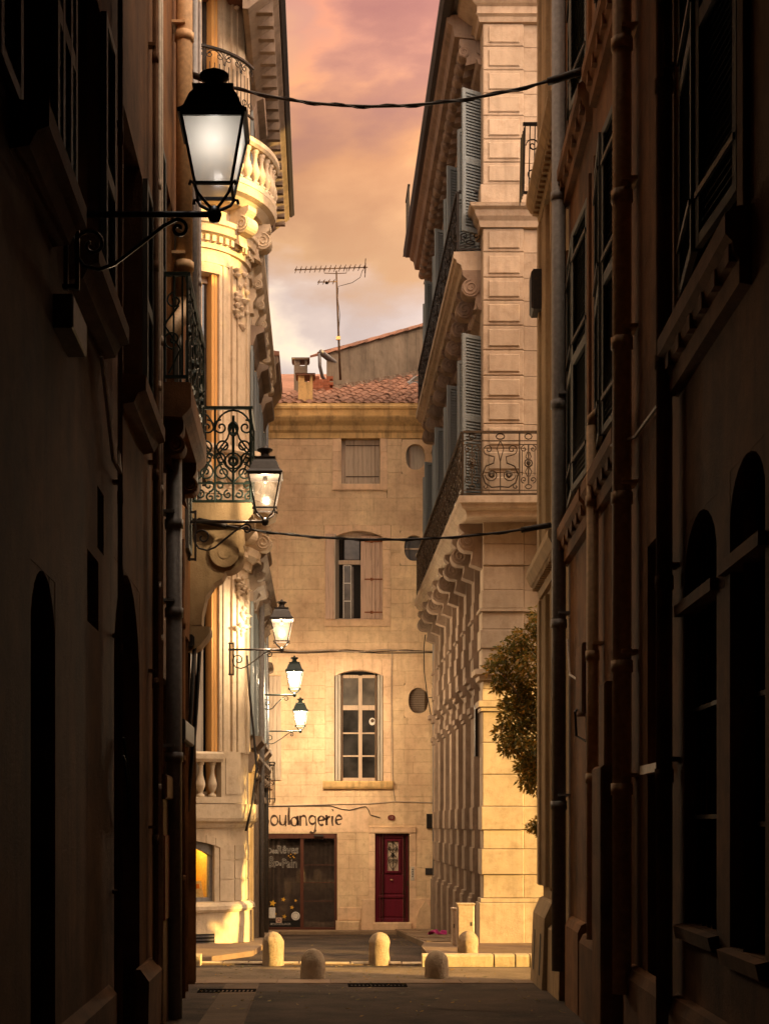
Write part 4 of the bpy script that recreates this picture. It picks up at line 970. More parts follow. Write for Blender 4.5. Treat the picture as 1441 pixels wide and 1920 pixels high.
fblock(GX-.03, 3.74, 345, 388, .05, .02); fblock(3.745, 6.2, 345, 388, -.0, 0)
MB(FF).box(6.2, 15, -2, 17, -.45, -.03).box(5.9, 6.2, -2, fz(962), -.45, -.03).build('front_wall', 'grand_stone', gb)
def belt(pr, u0, u1, nm='cornice'): return MB(FF).prof(pr, u0, u1).build(nm, 'grand_stone', gb)
CORN1 = [(-.3, fz(426)), (.06, fz(426)), (.08, fz(415)), (.14, fz(408)), (.17, fz(398)), (.24, fz(394)), (.26, fz(388)), (-.3, fz(387.6))]
MB().mitre(CORN1, [(15, GY), (GX, GY), (GX, GY+.62)]).build('cornice', 'grand_stone', gb)
CORN2 = [(-.3, fz(42)), (.07, fz(42)), (.10, fz(34)), (.16, fz(31)), (.12, fz(28)), (.12, fz(16)), (.18, fz(13)), (.30, fz(4)), (.40, fz(-4)), (.42, fz(-14)), (.5, fz(-20)), (.52, fz(-30)), (-.3, fz(-34))]
MB().mitre(CORN2, [(15, GY), (GX, GY), (GX, GY+.55)]).build('cornice', 'grand_stone', gb)
# side pilasters
def pil_profile():
    pr = [(.0, -1.5)]
    zc_ = {1778: -1.4}
    for (y0, y1, out, side) in low:
        a, b_ = max(y0, y1), min(y0, y1)
        pr += [(.16+side, zc_.get(a, fz(a))+.003), (.16+side, fz(b_)-.003)]
    pr += [(.0, fz(962))]
    return pr
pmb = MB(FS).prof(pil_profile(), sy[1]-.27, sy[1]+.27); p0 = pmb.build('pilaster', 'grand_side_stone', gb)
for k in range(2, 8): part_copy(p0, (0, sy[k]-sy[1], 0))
# banded stones between pilasters, low down
for i, (a, b_) in enumerate(zip(sy, sy[1:])):
    A, B = a+.285, b_-.285
    for (y0, y1, ww) in ((1692, 1640, .05), (1640, 1592, .10), (1592, 1556, .05), (1556, 1512, .10)):
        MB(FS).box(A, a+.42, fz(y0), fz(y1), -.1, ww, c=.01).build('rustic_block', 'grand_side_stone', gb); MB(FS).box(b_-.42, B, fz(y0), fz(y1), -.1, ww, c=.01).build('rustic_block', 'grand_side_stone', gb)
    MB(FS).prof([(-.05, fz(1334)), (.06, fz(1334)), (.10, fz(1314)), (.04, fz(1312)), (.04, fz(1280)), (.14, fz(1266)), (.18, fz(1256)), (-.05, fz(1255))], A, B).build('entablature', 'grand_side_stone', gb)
    pts = [(A+.04, 4.55)]+[(A+.04+(B-A-.08)*q/10, 5.0+.55*math.sin(PI*q/10)) for q in range(11)]+[(B-.04, 4.55)]
    MB(FS).plate(pts, -.01, .006).build('blind_arch', 'sooty_stone', gb)
    MB(FS).box((A+B)/2-.09, (A+B)/2+.09, 5.4, 5.95, 0, .12, c=.02).build('keystone', 'grand_side_stone', gb)
# scroll consoles under the long balcony
for k in range(8):
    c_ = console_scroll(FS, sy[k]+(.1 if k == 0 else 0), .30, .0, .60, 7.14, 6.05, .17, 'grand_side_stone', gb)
for xx in (4.15, 6.0):
    fr2 = FF; console_scroll(FF, xx, .26, .0, .52, 7.14, 5.3, .2, 'grand_stone', gb)
SLAB = [(-.1, 7.14), (.50, 7.14), (.53, 7.24), (.60, 7.28), (.62, 7.34), (.66, 7.36), (.66, 7.48), (-.1, 7.50)]
MB().mitre(SLAB, [(12, GY), (3.12, GY), (3.12, 37.2)][::-1] if False else [(12, GY), (3.12, GY), (3.12, 37.2)]).build('balcony_slab', 'grand_stone', gb)
railing(gb, Fr((0, 25.30, 0), (1, 0, 0), (0, -1, 0)), 2.54, 7.9, 7.52, 8.62, 0, 'bronze_iron')
railing(gb, Fr((2.53, 0, 0), (0, 1, 0), (-1, 0, 0)), 25.33, 37.1, 7.52, 8.62, 0, 'bronze_iron', first='w')
# upper balcony on the side only
SL2 = [(q[0], q[1]+4.72) for q in SLAB]
MB().mitre(SL2, [(2.9, 26.22), (3.12, 26.22), (3.12, 36.6)][1:]).build('balcony_slab', 'grand_stone', gb)
railing(gb, Fr((2.53, 0, 0), (0, 1, 0), (-1, 0, 0)), 26.24, 36.5, 12.24, 13.30, 0, 'iron', first='w')
railing(gb, Fr((0, 26.22, 0), (1, 0, 0), (0, -1, 0)), 2.55, 2.98, 12.24, 13.30, 0, 'iron', wide=.43, nar=.43)
for k in range(10):
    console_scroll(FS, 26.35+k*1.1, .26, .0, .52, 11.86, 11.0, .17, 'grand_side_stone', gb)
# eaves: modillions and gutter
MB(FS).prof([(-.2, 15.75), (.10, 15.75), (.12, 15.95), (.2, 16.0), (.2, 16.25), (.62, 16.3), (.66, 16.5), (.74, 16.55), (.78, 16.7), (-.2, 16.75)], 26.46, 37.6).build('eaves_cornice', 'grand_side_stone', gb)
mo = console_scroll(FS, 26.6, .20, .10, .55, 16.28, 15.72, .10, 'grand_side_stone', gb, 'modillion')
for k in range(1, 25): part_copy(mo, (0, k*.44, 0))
MB(FS).prof([(.66, 16.72), (.72, 16.66), (.86, 16.66), (.92, 16.74), (.92, 16.84), (.66, 16.84)], 25.5, 37.7).build('gutter', 'dark_lead', gb)
rf = MB().add([(2.2, 25.4, 16.76), (15, 25.4, 16.76), (15, 37.9, 16.76), (2.2, 37.9, 16.76), (3.6, 26.8, 17.3), (15, 26.8, 17.3), (15, 36.5, 17.3), (3.6, 36.5, 17.3)], [(0, 3, 2, 1), (4, 5, 6, 7), (0, 1, 5, 4), (1, 2, 6, 5), (2, 3, 7, 6), (3, 0, 4, 7)]).build('roof', 'zinc', gb)
tr_ = MB(Fr((2.28, 0, 0), (0, 1, 0), (-1, 0, 0)))
for k in range(4): tr_.box(36.6+k*.3, 36.64+k*.3, 16.85, 18.1, -.02, .02)
tr_.box(36.6, 37.6, 18.06, 18.12, -.03, .03).box(36.6, 37.6, 17.2, 17.23, -.02, .02).box(36.6, 37.6, 16.95, 16.98, -.02, .02); tr_.build('roof_rail', 'iron', gb)
MB(FS).tube([FS.p(37.3, -1.2, .12), FS.p(37.3, 16.6, .12)], .06, 8).build('downpipe', 'grey_pipe', gb)
MB(FS).box(26.3, 26.42, 2.9, 3.85, .2, .26).build('street_plate', 'iron', gb)

# ================================================================== CORNER BUILDING with the round bay on the left, beyond the cross street
CX, CY, CR = -2.62, 27.2, 1.25
cb = thing('corner_building', 'pale stone corner building with a round bay, stone balustrades and a lit shop window', 'building', (-3.2, 30, ground(30)))
CF = Cyl(CX, CY, CR)
def cz(py): return gz(py, 26.0)
cuts = [R(q) for q in range(-90, 91, 6)]
W0, W1 = -.42, .64
H_c = [(-.45, .58, .22, 1.36), (W0, W1, 2.0, 6.02), (W0, W1, 7.6, 11.75), (W0, W1, 14.9, 17.6)]
MB(CF).wall(-PI/2, PI/2, -1.2, 18.0, H_c, depth=.28, cuts=cuts).build('bay_wall', 'corner_stone', cb, smooth=False)
MB().box(-12, -3.7, -1.2, 16.8, 27.3, 35).box(-3.7, -1.9, 2.2, 16.8, 28.4, 35).box(-3.7, -1.72, -1.2, 2.2, 28.7, 35).build('inner_wall', 'void', cb)
MB().wall if False else None
MB(Fr((0, 27.2, 0), (1, 0, 0), (0, -1, 0))).wall(-12, -3.87, -1.2, 16.9, [(-6.5, -5.3, 3.0, 6), (-9, -7.8, 3, 6), (-6.5, -5.3, 7.6, 11), (-9, -7.8, 7.6, 11)], depth=.2).build('front_wall', 'corner_stone', cb)
def cband(pr, a0, a1, nm, mat='corner_stone', n=24): return MB(CF).prof(pr, a0, a1, n).build(nm, mat, cb)
A0, A1 = -1.45, PI/2
cband([(-.05, -1.2), (.06, -1.2), (.06, .02), (.0, .06), (-.05, .06)], A0, A1, 'plinth')
cband([(-.05, .02), (.10, .03), (.13, .08), (.12, .14), (.04, .20), (-.05, .21)], A0, A1, 'belt_course')
cband([(-.05, 1.58), (.06, 1.58), (.10, 1.66), (.17, 1.70), (.19, 1.76), (.19, 2.02), (-.05, 2.03)], A0, A1, 'belt_course')
# vent in the plinth
vm_ = MB(CF).prof([(.055, cz(1771)), (.068, cz(1771)), (.068, cz(1751)), (.055, cz(1751))], -.35, .55, 10).build('cellar_vent', 'void', cb)
for k in range(3): MB(CF).prof([(.066, cz(1769-6.5*k)-.012), (.085, cz(1769-6.5*k)-.012), (.075, cz(1769-6.5*k)+.02), (.066, cz(1769-6.5*k)+.02)], -.35, .55, 10).build('vent_slat', 'dark_lead', vm_)
# shop window
h = H_c[0]
sf2 = MB(CF).prof([(-.20, .22), (-.10, .22), (-.10, .30), (-.20, .30)], h[0], h[1], 12)
for a, b_ in ((h[0], h[0]+.05), (h[1]-.055, h[1])): sf2.prof([(-.2, .30), (-.10, .30), (-.10, 1.3), (-.2, 1.3)], a, b_, 1)
n = 12; vs = []; fs = []
for i in range(n+1):
    u_ = h[0]+(h[1]-h[0])*i/n; q = (i/n-.5)*2; zl = 1.24-.20*q**2
    vs += [CF.p(u_, zl, -.08), CF.p(u_, 1.38, -.08), CF.p(u_, zl, -.22), CF.p(u_, 1.38, -.22)]
for i in range(n): fs += [(4*i, 4*i+4, 4*i+5, 4*i+1), (4*i, 4*i+2, 4*i+6, 4*i+4)]
sf2.add(vs, fs); sw_ = sf2.build('shop_window', 'grey_pipe', cb); tag(sw_, 'arched shop window glowing yellow inside')
MB(CF).wall(h[0]+.04, h[1]-.05, .29, 1.26, w=-.15, cuts=[h[0]+(h[1]-h[0])*i/10 for i in range(1, 10)]).build('pane', 'glass_shop', sw_, recalc=False)
rm = MB(CF)
for i in range(12):
    a, b_ = h[0]-.35+(h[1]-h[0]+.75)*i/12, h[0]-.35+(h[1]-h[0]+.75)*(i+1)/12
    rm.add([CF.p(a, .22, -1.0), CF.p(b_, .22, -1.0), CF.p(b_, 1.5, -1.0), CF.p(a, 1.5, -1.0)], [(0, 1, 2, 3)])
for a, b_ in zip([h[0]+(h[1]-h[0])*i/12 for i in range(12)], [h[0]+(h[1]-h[0])*(i+1)/12 for i in range(12)]):
    rm.add([CF.p(a, .24, -.2), CF.p(b_, .24, -.2), CF.p(b_, .24, -1.0), CF.p(a, .24, -1.0)], [(0, 1, 2, 3)]); rm.add([CF.p(a, 1.45, -.24), CF.p(b_, 1.45, -.24), CF.p(b_, 1.45, -1.0), CF.p(a, 1.45, -1.0)], [(0, 1, 2, 3)])
for u_, ud_ in ((h[1]-.03, h[1]+.4), (h[0]+.03, h[0]-.4)): rm.add([CF.p(u_, .24, -.2), CF.p(u_+.0, 1.45, -.2), CF.p(ud_, 1.45, -1.0), CF.p(ud_, .24, -1.0)], [(0, 1, 2, 3)])
rm.build('shop_interior', 'shop_yellow', sw_, recalc=False)
li = bpy.data.lights.new('shop_lamp', 'POINT'); li.energy = 5.5; li.color = (1, .70, .22); li.shadow_soft_size = .05
lo_ = bpy.data.objects.new('shop_lamp', li); COL.objects.link(lo_); lo_.location = CF.p(0.2, 1.38, -.45)-ORG[cb.name]; lo_.parent = cb
pts_ = CF.p(.33, 1.14, -.14)
FT = Fr(CF.p(.26, 0, -.138), (math.cos(.26), math.sin(.26), 0), (math.sin(.26), -math.cos(.26), 0))
text_obj('douce', .11, FT, -.18, 1.08, 0.0, 'glass_lettering', 'white_paint', sw_, sx=.9)
# books and toys on the shop sill: each a thing
random.seed(9)
colb = {'red': (.45, .05, .03), 'teal': (.03, .16, .18), 'orange': (.6, .2, .03), 'black': (.02, .02, .02), 'cream': (.65, .55, .38)}
for k_, c_ in colb.items(): plain('book_'+k_, c_, rough=.6, bump=0)
def book(u_, w_, c_, hgt, wid, th, lean, label):
    fr_ = Fr(CF.p(u_, 0, w_), (math.cos(u_+lean), math.sin(u_+lean), 0), (math.sin(u_+lean), -math.cos(u_+lean), 0))
    o_ = MB(fr_); z0 = .245
    o_.add([fr_.p(-wid/2, z0, .08), fr_.p(wid/2, z0, .08), fr_.p(wid/2, z0+hgt, -.02), fr_.p(-wid/2, z0+hgt, -.02), fr_.p(-wid/2, z0, .08-th), fr_.p(wid/2, z0, .08-th), fr_.p(wid/2, z0+hgt, -.02-th), fr_.p(-wid/2, z0+hgt, -.02-th)],
           [(0, 1, 2, 3), (4, 7, 6, 5), (0, 4, 5, 1), (1, 5, 6, 2), (2, 6, 7, 3), (3, 7, 4, 0)])
    t = thing('book', label, 'book', fr_.p(0, z0, .05), 'books in the shop window')
    o_.build('cover', 'book_'+c_, t)
    MB(fr_).add([fr_.p(-wid/2+.01, z0+hgt+.002, -.025), fr_.p(wid/2-.01, z0+hgt+.002, -.025), fr_.p(wid/2-.01, z0+hgt+.002, -.02-th+.004), fr_.p(-wid/2+.01, z0+hgt+.002, -.02-th+.004)], [(0, 1, 2, 3)]).build('pages', 'paper', t, recalc=False)
    MB(fr_).add([fr_.p(-wid*.3, z0+hgt*.6, .082-.06), fr_.p(wid*.3, z0+hgt*.6, .082-.06), fr_.p(wid*.3, z0+hgt*.85, .082-.085), fr_.p(-wid*.3, z0+hgt*.85, .082-.085)], [(0, 1, 2, 3)]).build('cover_print', 'paper' if c_ != 'cream' else 'book_orange', t, recalc=False)
book(.37, -.42, 'cream', .34, .30, .02, .3, 'large cream book leaning on the yellow shop display wall'); book(.12, -.40, 'teal', .27, .22, .02, -.1, 'teal book standing beside the cream one in the shop window')
book(.0, -.34, 'red', .20, .2, .02, .1, 'small red book in front of the teal one'); book(-.12, -.46, 'orange', .46, .24, .02, 0, 'tall orange book at the back of the shop display'); book(.22, -.30, 'black', .13, .2, .02, .2, 'low black book lying tilted on the shop sill')
# arch trim over the shop window, joints of the ashlar
for i in range(9):
    u0 = -.62+1.36*i/9; u1 = -.62+1.36*(i+1)/9
    def zq(u): return 1.30-.18*((u-.06)/.68)**2
    vs = [CF.p(u0+.004, zq(u0)+.06, .022), CF.p(u1-.004, zq(u1)+.06, .022), CF.p(u1-.004, zq(u1)+.20, .022), CF.p(u0+.004, zq(u0)+.20, .022), CF.p(u0+.004, zq(u0)+.06, -.05), CF.p(u1-.004, zq(u1)+.06, -.05), CF.p(u1-.004, zq(u1)+.20, -.05), CF.p(u0+.004, zq(u0)+.20, -.05)]
    MB().add(vs, [(0, 1, 2, 3), (0, 4, 5, 1), (1, 5, 6, 2), (2, 6, 7, 3), (3, 7, 4, 0)]).build('arch_stone', 'corner_stone', cb)
for (z0, z1) in ((.22, .62), (.63, .98), (.99, 1.26)):
    for (u0, u1) in ((.66, .95), (.96, 1.28), (1.29, 1.56)): MB(CF).prof([(-.02, z0+.006), (.018, z0+.006), (.018, z1-.006), (-.02, z1-.006)], u0+.005, u1-.005, 3).build('stone_block', 'corner_stone', cb)
# first-floor balustrade
cband([(.02, 2.03), (.20, 2.03), (.20, 2.14), (.02, 2.15)], -1.2, .95, 'balustrade_base'); cband([(.0, 2.78), (.20, 2.78), (.23, 2.84), (.23, 2.93), (.19, 2.97), (.0, 2.98)], -1.2, .62, 'balustrade_rail')
b0 = None
for k in range(7):
    u_ = .50-k*.165; q = CF.p(u_, 2.14, .11)
    mb = MB().lathe([(r_*.95, z_) for r_, z_ in BAL], q, 14); mb.build('baluster', 'corner_stone', cb)
MB(CF).prof([(.0, 2.03), (.20, 2.03), (.20, 2.98), (.0, 2.98)], .60, .92, 5).build('balustrade_pier', 'corner_stone', cb)
MB(CF).prof([(.195, 2.2), (.215, 2.2), (.215, 2.85), (.195, 2.85)], .66, .86, 3).build('pier_panel', 'corner_stone', cb)
# windows of the bay: weathered leaves, ochre jambs, mouldings
for j, (a, b_, c, d) in enumerate(H_c[1:]):
    w_ = MB(CF).prof([(-.26, c), (-.18, c), (-.18, c+.25), (-.26, c+.25)], a, b_, 8).prof([(-.26, d-.12), (-.18, d-.12), (-.18, d), (-.26, d)], a, b_, 8).build('window', 'window_wood', cb)
    leaves = ((-.40, -.12), (-.11, .16), (.17, .44)) if j == 0 else ((-.40, -.02), (.16, .42))
    for (p, q) in leaves: MB(CF).prof([(-.21, c+.25), (-.15, c+.25), (-.15, d-.12), (-.21, d-.12)], p, q, 4).build('shutter_leaf', 'grey_wood' if j == 0 else 'pale_shutter', w_)
    if j: MB(CF).prof([(-.25, c), (-.22, c), (-.22, d-.12), (-.25, d-.12)], a, b_, 8).build('pane', 'glass_dark', w_)
    MB(CF).prof([(-.27, c), (-.012, c), (-.012, d), (-.27, d)], .535, .632, 2).build('jamb', 'ochre_jamb', w_)
    for (p, q, ww) in ((.645, .70, .035), (.705, .755, .055), (.76, .80, .03), (-.50, -.43, .04)): MB(CF).prof([(-.02, c), (ww, c), (ww, d+.18), (-.02, d+.18)], p, q, 2).build('architrave', 'corner_stone', cb)
    MB(CF).prof([(-.02, d+.01), (.04, d+.01), (.06, d+.18), (-.02, d+.18)], -.43, .645, 12).build('lintel', 'corner_stone', cb)
    MB(CF).prof([(-.02, d+.2), (.03, d+.2), (.03, d+.42), (.02, d+.44), (-.02, d+.44)], -.55, .85, 14).build('frieze', 'corner_stone', cb)
# pilaster with carved blocks
for (z0, z1) in ((2.98, 6.3), (7.6, 12.0), (13.3, 17.8)):
    for (p, q, ww) in ((.88, .96, .05), (.97, 1.14, .08), (1.15, 1.22, .05), (1.32, 1.5, .03)): MB(CF).prof([(-.02, z0), (ww, z0), (ww, z1), (-.02, z1)], p, q, 3).build('pilaster_strip', 'corner_stone', cb)
    random.seed(int(z0*10)); od = MB(CF)
    for k in range(26):
        u_ = random.uniform(.92, 1.22); z_ = z1-.05-random.random()**1.5*1.1; od.lathe([(0, -.06), (random.uniform(.05, .1), 0), (0, .06)], CF.p(u_, z_, .09), 7)
    od.build('carved_ornament', 'corner_stone', cb, kind='stuff')
# cornices and the two upper stone balconies
cband([(-.05, 6.45), (.06, 6.45), (.08, 6.6), (.22, 6.66), (.25, 6.80), (-.05, 6.84)], A0, A1, 'cornice')
cband([(-.05, 12.2), (.06, 12.2), (.06, 12.42), (.17, 12.46), (.20, 12.58), (.24, 12.60), (.25, 12.68), (-.05, 12.7)], A0, A1, 'cornice')
for k in range(24): 
    u_ = -.9+k*.1; MB(CF).prof([(.05, 12.31), (.13, 12.31), (.13, 12.42), (.05, 12.42)], u_, u_+.055, 1).build('dentil', 'corner_stone', cb)
def stone_balcony(zs_, a0, a1, step, hb_=.46):
    cband([(-.05, zs_), (.30, zs_), (.42, zs_+.10), (.52, zs_+.14), (.55, zs_+.28), (-.05, zs_+.30)], a0, a1, 'balcony_slab')
    cband([(.40, zs_+.30), (.54, zs_+.30), (.54, zs_+.40), (.40, zs_+.40)], a0, a1, 'balustrade_base'); cband([(.38, zs_+1.05), (.56, zs_+1.05), (.60, zs_+1.10), (.60, zs_+1.18), (.38, zs_+1.22)], a0, a1, 'balustrade_rail')
    u_ = a0+.05; proto = MB().lathe(BAL, CF.p(u_, zs_+.40, .47), 12).build('baluster', 'corner_stone', cb); q0 = CF.p(u_, 0, .47); u_ += step
    while u_ < a1: part_copy(proto, CF.p(u_, 0, .47)-q0); u_ += step
    for u_ in (a0+.25, .95, a1-.12):
        q = CF.p(u_, 0, 0); fr_ = Fr(q, (math.cos(u_), math.sin(u_), 0), (math.sin(u_), -math.cos(u_), 0))
        console_scroll(fr_, 0, .24, -.03, .46, zs_, zs_-.75, .16, 'corner_stone', cb)
stone_balcony(7.30, -.8, 1.62, .125); stone_balcony(13.02, -.2, 1.62, .125)
# iron balcony of the third floor
ir = MB(CF).prof([(.22, 15.74), (.28, 15.74), (.28, 15.78), (.22, 15.78)], -.7, 1.15, 16).prof([(.23, 14.8), (.27, 14.8), (.27, 14.83), (.23, 14.83)], -.7, 1.15, 16).build('iron_railing', 'iron', cb)
for k in range(7):
    u0 = -.7+k*.2643; mb = MB(CF); narrow_panel(mb, u0, u0+.2643, 14.82, 15.76, .25, r=.012) if False else None
    uc = u0+.132
    for q in (u0, u0+.066, uc, u0+.198): mb.tube([CF.p(q, 14.82, .25), CF.p(q, 15.5 if q != u0 else 15.76, .25)], .010, 4)
    mb.wtube([(uc+.12*math.cos(t), 15.5+.22*math.sin(t)) for t in [PI*i/10 for i in range(11)]], .25, .010, 4)
    for s_ in (-1, 1): mb.wtube([(uc+s_*q[0]*.75, q[1]) for q in spiral(.09, 15.64, .08, 1.2, PI/2, -1)], .25, .009, 4); mb.wtube([(uc+s_*q[0]*.75, q[1]) for q in spiral(.07, 15.0, .08, 1.3, -PI/2, 1)], .25, .009, 4)
    mb.build('railing_panel', 'iron', ir)
# side along the street
FC = Fr((-1.37, 0, 0), (0, 1, 0), (1, 0, 0))
H_s = []
for (y0, y1) in ((28.3, 29.4), (30.6, 31.7), (32.9, 34.0)): H_s += [(y0, y1, -.2, 2.3), (y0, y1, 3.4, 6.0), (y0, y1, 8.0, 11.0), (y0, y1, 13.4, 15.6)]
MB(FC).wall(27.2, 34.9, -1.4, 16.8, H_s, depth=.25).build('side_wall', 'corner_stone', cb)
for i, hh in enumerate(H_s):
    MB(FC).box(hh[0], hh[1], hh[2], hh[3], -.25, -.18).build('window', 'glass_dark', cb)
    if hh[2] > 3:
        for (a, b_) in ((hh[0]-.5, hh[0]-.01), (hh[1]+.01, hh[1]+.5)): louvre(cb, FC, a, b_, hh[2], hh[3], .06, 'blue_shutter')
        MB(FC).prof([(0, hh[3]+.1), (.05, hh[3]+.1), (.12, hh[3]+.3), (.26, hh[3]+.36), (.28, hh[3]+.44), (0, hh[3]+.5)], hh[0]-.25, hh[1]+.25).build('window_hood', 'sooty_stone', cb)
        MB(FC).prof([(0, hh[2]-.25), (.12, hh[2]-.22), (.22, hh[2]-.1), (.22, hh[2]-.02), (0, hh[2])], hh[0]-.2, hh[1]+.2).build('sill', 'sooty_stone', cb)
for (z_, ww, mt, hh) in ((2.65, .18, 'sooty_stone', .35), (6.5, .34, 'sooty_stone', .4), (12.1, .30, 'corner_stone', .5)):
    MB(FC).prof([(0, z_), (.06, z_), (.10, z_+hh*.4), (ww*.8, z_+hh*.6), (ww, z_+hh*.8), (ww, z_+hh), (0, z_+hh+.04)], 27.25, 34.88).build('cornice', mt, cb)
    for k in range(7): console_scroll(FC, 27.8+k*1.12, .2, .0, ww*.85, z_+hh*.6, z_-.5, .09, mt, cb)
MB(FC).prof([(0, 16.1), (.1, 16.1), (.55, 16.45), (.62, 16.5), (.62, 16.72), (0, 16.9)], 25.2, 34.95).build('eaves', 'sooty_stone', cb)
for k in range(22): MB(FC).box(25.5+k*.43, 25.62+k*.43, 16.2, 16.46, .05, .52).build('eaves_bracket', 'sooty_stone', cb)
MB(FC).prof([(.58, 16.60), (.66, 16.56), (.74, 16.62), (.74, 16.76), (.58, 16.76)], 25.2, 34.98).build('gutter', 'dark_lead', cb)
MB().add([(-.75, 25.2, 16.85), (-12, 25.2, 16.85), (-12, 35, 16.85), (-.75, 35, 16.85), (-4, 27, 17.9), (-12, 27, 17.9), (-12, 35, 17.9), (-4, 35, 17.9)], [(0, 1, 2, 3), (4, 7, 6, 5), (0, 4, 5, 1), (1, 5, 6, 2), (2, 6, 7, 3), (3, 7, 4, 0)]).build('roof', 'terracotta', cb)
MB(FC).tube([FC.p(30.0, -1.0, .14), FC.p(30.0, 6.3, .14)], .06, 8).build('downpipe', 'grey_pipe', cb); MB(FC).tube([FC.p(34.6, -1.0, .07), FC.p(34.6, 16.3, .07)], .05, 8).build('downpipe', 'zinc', cb)
MB().box(-1.37, -1.30, -1.3, 2.65, 27.6, 28.1).box(-1.37, -1.28, -1.3, 2.65, 29.6, 30.2).box(-1.37, -1.28, -1.3, 2.65, 31.9, 32.5).build('shopfront_pilaster', 'sooty_stone', cb)
MB().tube([CF.p(1.15, gz(1225, 26.3), .12), at(468, 1300, 26.6), at(476, 1380, 26.7), at(481, 1440, 26.6), at(472, 1510, 26.4), at(461, 1558, 26.3)], .022, 6).build('hanging_cable', 'cable_black', cb)
# last narrow house on the left before the bakery
nh = thing('narrow_house', 'narrow shuttered house squeezed between the round-bay building and the bakery', 'house', (-3, 36.4, ground(36.4)))
FN = Fr((-1.42, 0, 0), (0, 1, 0), (1, 0, 0)); hs = [(35.9, 36.9, 3.2, 5.4), (35.9, 36.9, 7.6, 9.8), (35.9, 36.9, -1.2, 1.2)]
MB(FN).wall(34.9, 37.98, -1.5, 13.0, hs, depth=.25).build('wall', 'sooty_stone', nh); MB().box(-6, -1.72, -1.5, 13.0, 35.0, 37.95).build('inner_wall', 'void', nh)
for hh in hs:
    MB(FN).box(hh[0], hh[1], hh[2], hh[3], -.25, -.18).build('window', 'glass_dark', nh)
    if hh[2] > 2:
        for (a, b_) in ((hh[0]-.45, hh[0]-.01), (hh[1]+.01, hh[1]+.45)): louvre(nh, FN, a, b_, hh[2], hh[3], .06, 'blue_shutter')
        MB(FN).prof([(0, hh[3]+.1), (.2, hh[3]+.2), (.22, hh[3]+.3), (0, hh[3]+.35)], hh[0]-.2, hh[1]+.2).build('window_hood', 'sooty_stone', nh)
MB(FN).prof([(0, 12.6), (.1, 12.6), (.35, 12.95), (.4, 13.0), (.4, 13.2), (0, 13.3)], 34.95, 37.9).build('eaves', 'sooty_stone', nh)
MB(FN).prof([(0, 2.4), (.06, 2.6), (.09, 2.8), (0, 2.9)], 34.95, 37.9).build('shop_cornice', 'sooty_stone', nh)
MB().add([(-1.0, 34.9, 13.25), (-6, 34.9, 13.9), (-6, 38, 13.9), (-1.0, 38, 13.25), (-1.0, 34.9, 13.15), (-6, 34.9, 13.1), (-6, 38, 13.1), (-1.0, 38, 13.15)], [(0, 1, 2, 3), (4, 7, 6, 5), (0, 4, 5, 1), (1, 5, 6, 2), (2, 6, 7, 3), (3, 7, 4, 0)]).build('roof', 'terracotta', nh)

# ================================================================== the dark alley: houses on either side of the camera
FL = Fr((-1.5, 0, 0), (-.0105, 1, 0), (1, .0105, 0))
def YL(px): return 4000/(572-px)
def lz(py, px): return gz(py, YL(px))
lh = thing('brown_alley_house', 'dark brown rendered house lining the alley under the first big wall lantern', 'house', (-4, 5, ground(5)))
SPL = 13.75
DOORS = [(YL(58), YL(104), .0-.2, 3.1), (YL(214), YL(262), -.4, 3.75)]
WINS = [(7.35, 8.35, 5.34, 7.6), (9.1, 10.4, 5.34, 7.6), (11.75, 13.1, 5.34, 7.6)]
NICH = [(YL(164), YL(185), 3.05, 3.55), (YL(183), YL(195), 3.65, 4.1)]
WX = [(2.0, 3.3, 5.34, 7.6), (-2, -.7, 5.34, 7.6), (1.0, 2.2, -.1, 3.0)]
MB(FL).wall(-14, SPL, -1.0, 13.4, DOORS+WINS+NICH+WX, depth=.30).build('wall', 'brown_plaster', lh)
MB().box(-10, -1.98, -1, 13.3, -14, SPL-.03).build('inner_wall', 'void', lh)
for h in DOORS+[WX[2]]:
    a, b_, c, d = h; r_ = (b_-a)/2
    tp = [(a, d-r_)]+[(a+r_-r_*math.cos(PI*k/12), d-r_+r_*math.sin(PI*k/12)) for k in range(13)]
    sp = MB(FL)
    for (p, q) in zip(tp, tp[1:]): sp.add([FL.p(p[0], p[1], -.002), FL.p(q[0], q[1], -.002), FL.p(q[0], d, -.002), FL.p(p[0], d, -.002), FL.p(p[0], p[1], -.28), FL.p(q[0], q[1], -.28)], [(0, 1, 2, 3), (0, 4, 5, 1)])
    dd_ = MB(FL).box(a, b_, c, d, -.3, -.24).build('arched_door', 'dark_door', lh)
    sp.build('arch_head', 'brown_plaster', lh, recalc=False)
    for k in range(4): MB(FL).box(a+(b_-a)*k/4+.006, a+(b_-a)*(k+1)/4-.006, c, d-.05, -.24, -.215, c=.006).build('plank', 'dark_door', dd_)
for h in NICH: MB(FL).box(*h, -.3, -.2).build('niche_back', 'brown_plaster', lh)
for h in WINS+WX[:2]:
    a, b_, c, d = h
    w_ = MB(FL).box(a, b_, c, d, -.28, -.24).build('window', 'glass_dark', lh)
    MB(FL).box(a, a+.06, c, d, -.24, -.19).box((a+b_)/2-.04, (a+b_)/2+.04, c, d, -.24, -.18).box(b_-.06, b_, c, d, -.24, -.19).build('frame', 'dark_door', w_)
    MB(FL).prof([(-.02, c-.26), (.10, c-.24), (.14, c-.16), (.20, c-.14), (.20, c-.02), (-.02, c)], a-.12, b_+.12).build('sill', 'brown_plaster', lh)
    for (p, q) in ((a-.55, a-.01), (b_+.01, b_+.55)):
        if h is not WINS[2] or p > b_: louvre(lh, FL, p, q, c, d, .05, 'slate_shutter')
